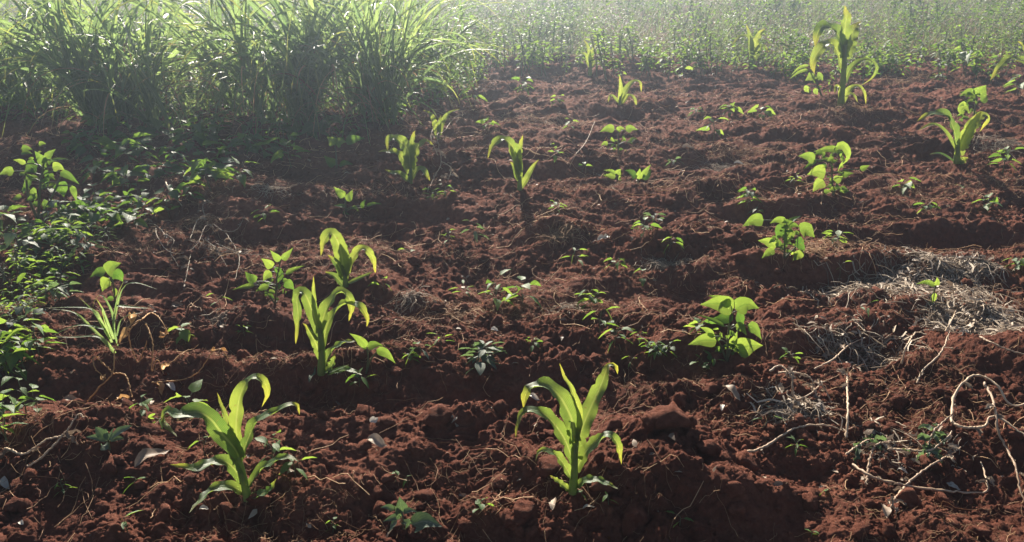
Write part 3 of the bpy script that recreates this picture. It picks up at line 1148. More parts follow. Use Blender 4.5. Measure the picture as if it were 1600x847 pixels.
bean((1452, 475), [[(1458, 460), (1462, 448)]], [
    ([(1461, 446), (1448, 438), (1431, 444)], 9, 40, -.1, .6),
    ([(1462, 446), (1466, 440), (1464, 433)], 8, 20, 0, .9),
    ([(1459, 458), (1460, 468), (1456, 476)], 10, 18, -.1, .9),
], 'thin bean sprout growing out of the heap of pulled vines', 'sprout')

bean((684, 165), [[(684, 150), (683, 138)]], [
    ([(680, 138), (670, 130), (662, 124)], 12, 25, 0, .6),
    ([(684, 136), (686, 128), (680, 120)], 12, 22, 0, .7),
    ([(686, 138), (696, 134), (700, 121)], 14, 25, 0, .7),
    ([(690, 142), (700, 138), (706, 130)], 8, 30, 0, .6),
], 'leafy bean plant glowing at the foot of the cane grass', extra=14, exr=24, exl=12)

bean((1284, 150), [[(1276, 130), (1268, 118)]], [
    ([(1272, 116), (1266, 122), (1258, 126)], 14, 25, -.1, .7),
    ([(1276, 120), (1282, 118), (1286, 126)], 13, 28, 0, .6),
    ([(1262, 134), (1257, 138), (1264, 145)], 13, 22, 0, 1.0),
    ([(1276, 138), (1272, 142), (1278, 148)], 13, 25, 0, .8),
    ([(1264, 102), (1250, 102), (1235, 118)], 5, 30, 0, .9),
    ([(1262, 108), (1246, 112), (1233, 124)], 5, 30, 0, .8),
], 'bean plant at the foot of the tallest corn, with patchy yellow leaves', extra=16, exr=30, exl=9)

# the grass weed with thin stalks
def grass_weed(base, blades_, label):
    b = G(*base)
    t = thing('grass_weed', label, 'grass weed', b)
    for i, (pts, w, roll, tint) in enumerate(blades_):
        traced_leaf(pts, b.y + random.uniform(-.02, .02), w, roll, random.uniform(-.05, .05), 'blade', M['napier'], t, b, tint, .3, 0, i, 14).name = 'blade'


grass_weed((182, 555), [
    ([(182, 554), (160, 530), (140, 510), (115, 488), (75, 482)], 6, 35, .9),
    ([(180, 552), (155, 527), (115, 527), (82, 526)], 6, 40, .8),
    ([(172, 530), (150, 492), (122, 463)], 4, 20, .3),
    ([(178, 530), (165, 495), (160, 482), (150, 466)], 5, 25, .6),
    ([(183, 525), (190, 500), (206, 491), (224, 489)], 5, 40, .3),
    ([(184, 540), (178, 505), (185, 460), (194, 438)], 4, 10, .2),
    ([(178, 505), (192, 452), (212, 442), (246, 452)], 6, 40, .7),
    ([(182, 478), (205, 480), (238, 482)], 7, 40, .9),
    ([(170, 520), (160, 486), (158, 481), (163, 500)], 4, 30, .8),
    ([(165, 515), (130, 508), (104, 514), (62, 536)], 5, 40, .6),
    ([(175, 535), (160, 506), (140, 482), (68, 481)], 5, 35, .9),
    ([(178, 520), (176, 490), (160, 462), (150, 466), (145, 480)], 4, 30, .3),
], 'grass weed with thin stalks and long narrow blades on bare soil')


# ------------------------------------------------------------------ small leafy plants grown at random round their base
def leafy(base, hpx, lpx, n, label, prof='bean', mat='bean', name='bean_sprout', cat='sprout', group='broadleaf weeds and sprouts',
          wr=.55, seed=0, stems=1, elev=35, joined=False, spread=.0, tint=(.15, .9), petiole=.5, face=.9):
    rr = random.Random(seed or int(base[0] * 13 + base[1]))
    b = G(*base)
    b.z -= .003
    s = pxm(*b)
    h, l = hpx * s / .92, lpx * s
    t = thing(name, label, cat, b, group)
    ms, mj = MB(), MB()
    for k in range(stems):
        ms = MB()
        sx, sy = rr.uniform(-1, 1) * spread * s, rr.uniform(-1, 1) * spread * s
        hh = h * rr.uniform(.65, 1.05) if stems > 1 else h
        ox, oy = (rr.uniform(-1, 1) * spread * s, rr.uniform(-1, 1) * spread * s) if stems > 1 else (0, 0)
        root = np.array(b) + np.array([ox, oy, 0])
        root[2] = hz(root[0], root[1]) - .004 if stems > 1 else b.z
        top = root + np.array([rr.uniform(-.15, .15) * hh + sx * .4, rr.uniform(-.15, .15) * hh + sy * .4, hh])
        S = smooth_path([root, (root + top) / 2 + np.array([rr.uniform(-.06, .06) * hh, rr.uniform(-.06, .06) * hh, 0]), top], 8)
        tube(ms, S, np.linspace(max(.0014, .02 * hh), max(.0008, .01 * hh), 8), 5)
        a0 = rr.uniform(0, 6.28)
        nn = max(2, n // stems)
        for i in range(nn):
            f = .22 + .78 * (i + 1) / nn
            idx = f * 7
            q = S[int(min(6, idx))] * (1 - (idx - int(min(6, idx)))) + S[int(min(6, idx)) + 1] * (idx - int(min(6, idx)))
            a = a0 + i * 2.4 + rr.uniform(-.4, .4)
            e = R(elev) * rr.uniform(.4, 1.3) * (1.2 if f > .85 else 1)
            out = np.array([math.cos(a) * math.cos(e), math.sin(a) * math.cos(e), math.sin(e)])
            ll = l * rr.uniform(.7, 1.1) * (1 - .25 * max(0, f - .7))
            c = q + out * ll * petiole * rr.uniform(.6, 1.2)
            tube(ms, np.array([q, (q + c) / 2 + np.array([0, 0, .002]), c]), max(.0006, .006 * hh), 4)
            d2 = np.array([math.cos(a), math.sin(a), rr.uniform(-.45, .5)])
            d2 /= np.linalg.norm(d2)
            P = np.array([c + d2 * ll * u + np.array([0, 0, -1]) * ll * .28 * u * u for u in np.linspace(0, 1, 8)])
            N = np.array([rr.uniform(-.5, .5) + face * SUNV[0], rr.uniform(-.5, .5) + face * SUNV[1], .55 + face * SUNV[2]])
            mb = mj if joined else MB()
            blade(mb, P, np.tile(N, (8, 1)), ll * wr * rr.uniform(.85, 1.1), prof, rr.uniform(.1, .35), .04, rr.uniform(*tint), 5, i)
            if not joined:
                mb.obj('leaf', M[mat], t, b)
        ms.obj('stem', M['bean_stem'], t, b)
    if joined:
        mj.obj('foliage', M[mat], t, b)
    return t


# base px, height px, leaf px, leaves, label, keywords
SMALL = [
    ((775, 482), 36, 20, 7, 'bean sprout with a leaf spike standing straight up from its top', {}),
    ((817, 476), 24, 24, 6, 'low bean sprout with one rounded grey green leaf', {}),
    ((913, 474), 20, 14, 16, 'compact bushy weed with many small bright leaves', dict(prof='oval', name='bushy_weed', cat='weed', joined=True, stems=3, spread=14)),
    ((938, 520), 30, 20, 4, 'thin reddish stemmed sprout with two pale lower leaves', dict(prof='lance', wr=.4)),
    ((960, 540), 22, 20, 6, 'sprout of pointed leaves next to a reddish stemmed one', dict(prof='lance', wr=.4)),
    ((1000, 532), 10, 10, 4, 'tiny bright four pointed seedling on smooth soil', dict(prof='lance', wr=.35, name='seedling', cat='seedling')),
    ((985, 575), 14, 12, 3, 'tiny seedling in the furrow near the loose roots', dict(prof='lance', wr=.4, name='seedling', cat='seedling')),
    ((1040, 568), 24, 11, 40, 'crumpled dark weed with fine leaves hugging the soil', dict(prof='oval', mat='weed', name='bushy_weed', cat='weed', joined=True, stems=4, spread=22)),
    ((1090, 562), 14, 14, 14, 'flat pale weed lying against the foot of a bean plant', dict(prof='oval', name='bushy_weed', cat='weed', joined=True, stems=3, spread=24)),
    ((758, 585), 30, 20, 34, 'grey green weed with crinkled silvery leaves', dict(prof='oval', mat='silver', name='silvery_weed', cat='weed', joined=True, stems=3, spread=18)),
    ((1115, 222), 26, 16, 5, 'small bean sprout with upright pointed leaves in the upper field', dict(prof='bean')),
    ((1165, 325), 22, 14, 12, 'leafy sprout with dark green leaves just above a bean plant', dict(mat='weed', joined=False)),
    ((1005, 372), 18, 14, 9, 'pale leafed sprout spreading over a dark soil face', dict()),
    ((1022, 352), 12, 12, 6, 'small silvery sprout beside a paler wider one', dict(mat='silver', prof='oval')),
    ((965, 420), 12, 12, 5, 'little bright green sprout between two dry grass humps', dict()),
    ((415, 348), 14, 14, 4, 'four leafed seedling alone on smooth shaded soil', dict(prof='oval', name='seedling', cat='seedling')),
    ((290, 537), 20, 18, 5, 'bright yellow green round leafed seedling on bare soil', dict(prof='oval', wr=.75, elev=60, tint=(.7, 1), petiole=.2, name='seedling', cat='seedling')),
    ((640, 410), 14, 14, 3, 'small bent sprout of three leaves between corn and shaded soil', dict(prof='lance')),
    ((725, 466), 14, 14, 4, 'small pointed sprout near straw in the middle of the field', dict(prof='lance', wr=.3)),
    ((688, 308), 12, 14, 20, 'small feathery weed below a pale corn plant', dict(prof='lance', wr=.3, mat='weed', joined=True, stems=3, spread=14, name='feathery_weed', cat='weed')),
    ((815, 148), 16, 12, 10, 'leafy weed in the open soil below the verge', dict(mat='weed')),
    ((1140, 180), 10, 12, 8, 'small pale bean sprout in the far part of the field', dict()),
    ((1180, 340), 10, 10, 5, 'tiny sprout tucked among dry straw', dict(mat='silver')),
    ((1505, 305), 12, 15, 2, 'two leafed seedling like an open beak on a soil crest', dict(prof='lance', wr=.35, elev=55, petiole=.1, name='seedling', cat='seedling')),
    ((1566, 272), 28, 15, 10, 'bean plant with small leaves in front of a patch of straw', dict()),
    ((1508, 120), 26, 18, 8, 'dark bean plant against the shady weeds', dict(mat='weed')),
    ((1590, 150), 20, 18, 8, 'bright bean plant under the bowed corn leaf', dict()),
    ((428, 728), 40, 22, 4, 'slim sprout with round paired leaves behind the torn leaf corn', dict(prof='oval', wr=.5)),
    ((461, 745), 24, 26, 4, 'sprout with dark upright leaves near the torn leaf corn', dict(prof='oval', wr=.45, elev=60)),
    ((320, 715), 26, 22, 2, 'sprout with one bright leaf under an arching corn leaf', dict(prof='bean')),
    ((300, 655), 30, 26, 5, 'yellowing bean sprout behind a corn leaf', dict(tint=(.6, 1))),
    ((618, 753), 16, 10, 2, 'tiny lone seedling with an egg shaped leaf', dict(prof='oval', wr=.7, elev=60, petiole=.2, name='seedling', cat='seedling')),
    ((636, 760), 14, 10, 3, 'tiny seedling with narrow leaves beside an egg leafed one', dict(prof='lance', elev=60, petiole=.2, name='seedling', cat='seedling')),
    ((749, 800), 12, 12, 4, 'small seedling with a round lower leaf', dict(prof='oval', wr=.7, name='seedling', cat='seedling')),
    ((951, 787), 16, 12, 3, 'tiny yellow green seedling under the broad corn leaves', dict(prof='oval', elev=60, petiole=.1, name='seedling', cat='seedling')),
    ((909, 774), 8, 10, 3, 'tiny folded seedling touching a corn stalk', dict(prof='oval', petiole=.1, name='seedling', cat='seedling')),
    ((1290, 775), 10, 16, 2, 'two leafed seedling in the dark hollow below the vines', dict(prof='oval', wr=.45, petiole=.1, name='seedling', cat='seedling')),
    ((1268, 838), 8, 10, 3, 'tiny seedling at the rim of the dark hollow', dict(prof='oval', petiole=.1, name='seedling', cat='seedling')),
    ((203, 838), 32, 24, 3, 'upright narrow sprout with a yellow leaf at its foot', dict(prof='lance', wr=.35, elev=70, petiole=.1)),
    ((212, 755), 8, 20, 3, 'flat pale seedling lying beside a dead corn husk', dict(prof='oval', wr=.4, petiole=.1, elev=10, name='seedling', cat='seedling')),
    ((228, 648), 18, 16, 4, 'small sprout on the shaded soil above the sunlit hump', dict(prof='oval')),
    ((657, 552), 10, 14, 4, 'small pale sprout near a curl of dry root', dict(prof='oval', mat='silver')),
    ((1192, 668), 24, 14, 3, 'withered green sprout on the dark soil edge', dict(mat='silver')),
    ((1350, 500), 20, 16, 3, 'bent sprout with one long pale leaf by the heap of vines', dict(prof='lance', wr=.3)),
    ((1305, 385), 16, 14, 8, 'pale trailing weed caught in straw beside a bean plant', dict()),
    ((890, 205), 12, 10, 4, 'thin pale sprout in the middle distance', dict(prof='lance')),
    ((742, 380), 26, 14, 5, 'pale dried sprout bent over on the middle soil', dict(prof='lance', wr=.35, mat='silver')),
    ((870, 255), 20, 10, 4, 'thin leaning sprout on a long dry stalk', dict(prof='lance')),
    ((1050, 260), 8, 10, 4, 'tiny light sprout on sunlit crumbs', dict(mat='silver')),
    ((265, 340), 20, 16, 8, 'small sprout with lit tips at the edge of the shaded weeds', dict()),
    ((330, 300), 34, 24, 7, 'bean plant with lit top leaves among dry roots', dict()),
    ((375, 290), 26, 20, 6, 'small bean plant at the end of the shaded weeds', dict(mat='weed')),
    ((455, 262), 30, 22, 8, 'dim bean plant in the haze below the cane grass', dict(mat='weed')),
    ((1085, 180), 8, 9, 4, 'tiny sprout on a far soil ridge', dict(mat='silver')),
    ((910, 268), 10, 9, 3, 'tiny rounded sprout in front of the leaning dry stalk', dict(prof='bean', wr=0.70)),
    ((1045, 392), 17, 14, 6, 'tiny oval leafed sprout behind the dry tuft over a dark hollow', dict(prof='oval', wr=0.55)),
    ((420, 700), 15, 11, 4, 'tiny narrow leafed sprout close to the right arm of the torn leaf corn', dict(prof='lance', wr=0.35)),
    ((1095, 520), 13, 16, 7, 'tiny rounded sprout at the outer leaf of the lone bean plant', dict(prof='bean', wr=0.70)),
    ((1235, 565), 11, 13, 5, 'tiny oval leafed sprout beside the twisted vine on the soil edge', dict(prof='oval', wr=0.55)),
    ((1312, 435), 18, 10, 3, 'tiny narrow leafed sprout above the largest grey heap', dict(prof='lance', wr=0.35)),
    ((1412, 305), 16, 15, 6, 'tiny rounded sprout on a dark soil face below the spreading corn', dict(prof='bean', wr=0.70)),
    ((1445, 335), 14, 12, 4, 'tiny oval leafed sprout on the soil crest near a two leafed seedling', dict(prof='oval', wr=0.55)),
    ((1240, 290), 12, 9, 7, 'tiny narrow leafed sprout left of the curled leaf bean plant', dict(prof='lance', wr=0.35)),
    ((1190, 185), 10, 14, 5, 'tiny rounded sprout in open soil short of the tallest corn', dict(prof='bean', wr=0.70)),
    ((1062, 135), 17, 11, 3, 'tiny oval leafed sprout just below the weedy verge', dict(prof='oval', wr=0.55)),
    ((742, 165), 15, 16, 6, 'tiny narrow leafed sprout near the leafy bean under the cane grass', dict(prof='lance', wr=0.35)),
    ((762, 205), 13, 13, 4, 'tiny rounded sprout behind the narrow upright corn', dict(prof='bean', wr=0.70)),
    ((870, 332), 11, 10, 7, 'tiny oval leafed sprout behind the yellow dry tuft', dict(prof='oval', wr=0.55)),
    ((900, 415), 18, 15, 5, 'tiny narrow leafed sprout in front of the yellow dry tuft', dict(prof='lance', wr=0.35)),
    ((1002, 445), 16, 12, 3, 'tiny rounded sprout near the hollow of the second dry tuft', dict(prof='bean', wr=0.70)),
    ((832, 545), 14, 9, 6, 'tiny oval leafed sprout on lit crumbs behind the lone mound corn', dict(prof='oval', wr=0.55)),
    ((690, 540), 12, 14, 4, 'tiny narrow leafed sprout among loose roots on lit crumbs', dict(prof='lance', wr=0.35)),
    ((640, 566), 10, 11, 7, 'tiny rounded sprout by a curl of roots behind the silvery weed', dict(prof='bean', wr=0.70)),
    ((562, 605), 17, 16, 5, 'tiny oval leafed sprout in front of the three leaf sparse bean', dict(prof='oval', wr=0.55)),
    ((345, 480), 15, 13, 3, 'tiny narrow leafed sprout near the dark shiny scrap', dict(prof='lance', wr=0.35)),
    ((382, 525), 13, 10, 6, 'tiny rounded sprout on the lit rim of the dark furrow', dict(prof='bean', wr=0.70)),
    ((250, 662), 11, 15, 4, 'tiny oval leafed sprout behind the rosette on the hump', dict(prof='oval', wr=0.55)),
    ((100, 772), 18, 12, 7, 'tiny narrow leafed sprout low on the slope under the dry twig', dict(prof='lance', wr=0.35)),
    ((520, 832), 16, 9, 5, 'tiny rounded sprout in the dark crumbs left of the bluish sprout', dict(prof='bean', wr=0.70)),
    ((1062, 822), 14, 14, 3, 'tiny oval leafed sprout by the broad clod at the front', dict(prof='oval', wr=0.55)),
    ((1242, 702), 12, 11, 6, 'tiny narrow leafed sprout under the vine with a broken end', dict(prof='lance', wr=0.35)),
    ((1540, 325), 10, 16, 4, 'tiny rounded sprout on the far right crest of soil', dict(prof='bean', wr=0.70)),
    ((1585, 425), 17, 13, 7, 'tiny oval leafed sprout where the dry ridge ends', dict(prof='oval', wr=0.55)),
    ((700, 380), 15, 10, 5, 'tiny narrow leafed sprout on the dim soil past the hooked corn', dict(prof='lance', wr=0.35)),
    ((600, 455), 13, 15, 3, 'tiny rounded sprout right of the hooked corn', dict(prof='bean', wr=0.70)),
    ((870, 165), 10, 9, 4, 'tiny narrow sprout near the far verge', dict(prof='lance')),
]
for (base, hpx, lpx, n, label, kw) in SMALL:
    leafy(base, hpx * 1.2, lpx * 1.3, n + (2 if n > 3 else 0), label, **kw)

STRAG = [((800, 112), 'short of the thin cane clump'), ((850, 100), 'behind the far straw litter'), ((880, 112), 'left of the yellowing corn'), ((960, 122), 'right of the yellowing corn'),
         ((1010, 118), 'behind the small yellowish corn'), ((1060, 112), 'where the soil line dips'), ((1100, 110), 'before the pale verge corn, taller'), ((1140, 116), 'before the pale verge corn, lower'),
         ((1215, 120), 'between the pale verge corn and the tallest corn'), ((1250, 128), 'left of the patchy yellow bean'), ((1370, 118), 'behind the thin leaf of the tallest corn'), ((1400, 112), 'just above the mound of brown straw'),
         ((1460, 118), 'right of the mound of brown straw'), ((1540, 118), 'behind the bowed corn leaf'), ((1335, 128), 'right behind the tallest corn stalk'), ((760, 128), 'right of the leafy bean under the canes')]
for i, (p, w) in enumerate(STRAG):
    leafy(p, random.uniform(28, 62), random.uniform(6, 11), 130, 'straggling leafy weed ' + w, ('oval', 'lance', 'bean')[i % 3], ('weed', 'bean')[i % 2], 'verge_weed', 'weed',
          'weeds straggling out of the verge', .45, 700 + i, 5, 40, True, 30, (.0, .9), face=.5)

rv = random.Random(77)
for i in range(34):
    p = (rv.uniform(735, 1640), rv.uniform(20, 108))
    leafy(p, rv.uniform(26, 60), rv.uniform(5, 10), 110, 'bushy fine leaved weed rising out of the grassy verge', ('oval', 'lance')[i % 2], ('weed', 'weed', 'silver')[i % 3], 'verge_bush', 'weed',
          'bushy weeds within the verge', .45, 900 + i, 6, 50, True, 34, (.0, .8), face=.4)

# weeds in a mass on the sunny side of the shade
lit = [(20, 425), (55, 420), (95, 400), (130, 395), (35, 460), (80, 455), (10, 500), (45, 505), (110, 425), (75, 380), (15, 390), (100, 350), (55, 480), (130, 360), (150, 380), (30, 400), (60, 440), (115, 375), (5, 445), (90, 480), (25, 485)]
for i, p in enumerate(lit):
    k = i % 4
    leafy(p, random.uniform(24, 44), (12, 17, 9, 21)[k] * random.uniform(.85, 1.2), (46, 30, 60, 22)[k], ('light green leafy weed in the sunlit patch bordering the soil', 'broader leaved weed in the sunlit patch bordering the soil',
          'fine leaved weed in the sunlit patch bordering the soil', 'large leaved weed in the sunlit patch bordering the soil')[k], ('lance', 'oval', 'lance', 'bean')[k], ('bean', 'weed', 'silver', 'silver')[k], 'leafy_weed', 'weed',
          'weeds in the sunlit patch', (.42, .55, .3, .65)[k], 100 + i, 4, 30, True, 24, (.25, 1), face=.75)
low = [(15, 610), (35, 595), (10, 560), (45, 650), (12, 690), (50, 575)]
for i, p in enumerate(low):
    leafy(p, random.uniform(44, 66), random.uniform(24, 36), 20, 'broad leaved weed in the clump beside the dark furrow', 'bean', 'bean', 'leafy_weed', 'weed',
          'weeds beside the dark furrow', .55, 200 + i, 3, 30, True, 20, (.1, 1), face=.8)
shade = [(160, 270), (200, 290), (245, 275), (290, 270), (180, 320), (225, 330), (150, 335), (270, 310), (120, 350), (320, 280), (210, 250), (260, 245), (310, 240), (350, 250), (150, 230), (340, 225), (395, 235), (100, 372), (35, 365), (430, 225), (205, 355), (175, 360), (480, 215), (10, 350), (180, 215), (225, 222), (275, 212), (330, 206), (385, 208), (440, 206), (510, 200), (570, 198), (610, 190), (540, 215), (120, 235), (300, 225), (415, 240)]
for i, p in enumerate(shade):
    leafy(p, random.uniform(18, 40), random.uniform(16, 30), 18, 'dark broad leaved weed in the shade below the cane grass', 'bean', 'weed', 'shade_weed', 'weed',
          'weeds in the shade of the cane grass', .65, 300 + i, 3, 28, True, 26, (.0, .5), face=.25)  # low tint range puts the shade of the canes into the leaf colour


# ------------------------------------------------------------------ tall cane grass
def cane_clump(base, nstem, nblade, H, spreadm, label, seed, lean=(0, 0), w=.024, blen=(.9, 1.9)):
    rr = np.random.default_rng(seed)
    b = G(*base)
    b.z -= .01
    spreadm *= 1.5
    t = thing('cane_grass', label, 'cane grass', b, 'clumps of tall cane grass')
    tops = []
    for k in range(nstem):
        a = rr.uniform(0, 6.28)
        r0 = spreadm * math.sqrt(rr.uniform(0, 1))
        x0, y0 = b.x + r0 * math.cos(a), b.y + r0 * math.sin(a) * .7
        root = np.array([x0, y0, hz(x0, y0) - .01])
        h = H * rr.uniform(.55, 1.0)
        o = np.array([math.cos(a) * r0 * 2.4 + lean[0] + rr.normal(0, .12), math.sin(a) * r0 * 1.7 + lean[1] + rr.normal(0, .12), 0])
        P = smooth_path([root, root + o * .3 + np.array([0, 0, h * .45]), root + o * .6 + np.array([0, 0, h * .62])], 10)
        mb = MB()
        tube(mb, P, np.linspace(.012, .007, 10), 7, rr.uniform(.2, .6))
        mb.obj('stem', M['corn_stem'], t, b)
        tops.append(P)
    mb, dead = MB(), MB()
    for i in range(nblade):
        P = tops[i % nstem]
        f = rr.uniform(.0, 1.0)
        q = P[int(f * f * 5)] + rr.normal(0, .035, 3) * np.array([1, 1, .3])
        a = rr.uniform(0, 6.28)
        L = rr.uniform(*blen) * (.8 + .3 * f)
        out = np.array([math.cos(a), math.sin(a), 0])
        e0 = R(rr.uniform(56, 87))
        bend = rr.uniform(.25, 1.9) ** 1.2
        n = 16
        pts = [q]
        for j in range(1, n):
            e = max(-1.3, e0 - bend * (j / (n - 1)) ** 1.7 * 1.3)
            pts.append(pts[-1] + (out * math.cos(e) + np.array([0, 0, math.sin(e)])) * L / (n - 1))
        pts = np.array(pts)
        pts[:, 2] = np.maximum(pts[:, 2], .03 + .01 * rr.uniform())
        T = norm(np.gradient(pts, axis=0))
        S = np.cross(np.array([0, 0, 1.0]), out)
        N = np.cross(T, S)
        tw = rr.normal(0, .75)
        N = N * math.cos(tw) + S * math.sin(tw)
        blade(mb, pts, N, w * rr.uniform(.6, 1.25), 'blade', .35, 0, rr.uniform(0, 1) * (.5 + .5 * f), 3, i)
    for i in range(int(nblade * 1.25)):
        a = rr.uniform(0, 6.28)
        r0 = spreadm * rr.uniform(.2, 1.1)
        q = np.array([b.x + r0 * math.cos(a), b.y + r0 * math.sin(a) * .7, b.z + rr.uniform(.02, .55)])
        a += rr.normal(0, .6)
        L = rr.uniform(.4, 1.05)
        out = np.array([math.cos(a), math.sin(a), 0])
        e0, bend, n = R(rr.uniform(25, 78)), rr.uniform(1.2, 2.6), 11
        pts = [q]
        for j in range(1, n):
            e = max(-1.15, e0 - bend * (j / (n - 1)) ** 1.2 * 1.2)
            pts.append(pts[-1] + (out * math.cos(e) + np.array([0, 0, math.sin(e)])) * L / (n - 1))
        pts = np.array(pts)
        pts[:, 2] = np.maximum(pts[:, 2], height(pts[:, 0], pts[:, 1]) + .012)
        T = norm(np.gradient(pts, axis=0))
        S = np.cross(np.array([0, 0, 1.0]), out)
        tw = rr.normal(0, .5)
        blade(dead if rr.uniform() < .22 else mb, pts, np.cross(T, S) * math.cos(tw) + S * math.sin(tw), rr.uniform(.008, .02), 'blade', .3, 0, rr.uniform(0, .8), 3, i)
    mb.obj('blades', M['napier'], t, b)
    dead.obj('dead_blades', M['straw'], t, b)


CANES = [
    ((215, 190), 8, 157, 1.7, .26, 'cane grass clump whose stems fan out wide above dark weeds', (-.05, 0), .040),
    ((425, 188), 9, 195, 1.8, .26, 'cane grass clump with thick upright stems in the glare', (0, 0), .040),
    ((545, 178), 6, 142, 1.5, .28, 'drooping cane grass clump with a blade arching to the soil', (.1, -.1), .030),
    ((40, 165), 5, 82, 1.4, .26, 'bright cane grass clump with wide leaning leaves', (.1, 0), .046),
    ((640, 135), 5, 112, 1.3, .3, 'thin cane grass clump closest to the open verge', (.1, 0), .026),
    ((310, 165), 6, 97, 1.7, .3, 'cane grass clump deeper in the stand, between two larger ones', (0, 0), .038),
    ((-60, 150), 6, 75, 1.6, .3, 'cane grass clump cut off by the picture edge', (.15, 0), .045),
]
for i, (base, ns, nb, H, sp, label, lean, w) in enumerate(CANES):
    cane_clump(base, ns, nb, H, sp, label, 500 + i, lean, w)


# single long blades that hang clear of the clumps
def cane_blades():
    b = G(235, 195)
    # they belong to the fanned clump: found by its label
    t = [o for o in bpy.data.objects if o.get('label') == CANES[0][5]][0]
    for pts, w, roll, tint, lean in [
        ([(205, 95), (222, 118), (240, 145), (258, 180), (268, 215)], 13, 40, .2, -.3),
        ([(215, 150), (190, 160), (180, 190), (178, 215)], 8, 50, .2, -.2),
        ([(100, 110), (60, 120), (30, 130), (5, 160), (2, 185)], 7, 50, .3, -.2),
        ([(165, 130), (110, 108), (60, 112), (10, 130)], 10, 60, .2, -.3),
        ([(195, 120), (190, 160), (188, 190)], 7, 30, .2, -.1),
    ]:
        o = traced_leaf(pts, t.location.y - .3, w, roll, lean, 'blade', M['napier'], t, t.location, tint, .35, 0, 1, 18)
        o.name = 'long_blade'
    t = [o for o in bpy.data.objects if o.get('label') == CANES[2][5]][0]
    for pts, w, roll, tint, lean in [
        ([(455, 80), (480, 70), (500, 80), (510, 110), (512, 140)], 9, 50, .3, -.2),
        ([(460, 135), (500, 140), (530, 165), (552, 200)], 9, 40, .8, -.3),
        ([(430, 75), (450, 72), (470, 80), (500, 100)], 7, 60, .4, -.2),
        ([(520, 190), (560, 180), (580, 160), (590, 140)], 5, 40, .4, .1),
        ([(480, 160), (470, 120), (440, 110)], 7, 50, .3, -.1),
    ]:
        o = traced_leaf(pts, t.location.y - .25, w, roll, lean, 'blade', M['napier'], t, t.location, tint, .35, 0, 1, 18)
        o.name = 'long_blade'


cane_blades()


# ------------------------------------------------------------------ weedy verge: leaves and grasses nobody could count
def verge_edge(x):
    """how far the soil reaches before the weeds begin (m)"""
    return 9.6 + 1.0 * pn(x * .6, x * 0 + 3.3, 61) + 1.1 * pn(x * 1.9, x * 0 + 1.1, 62)


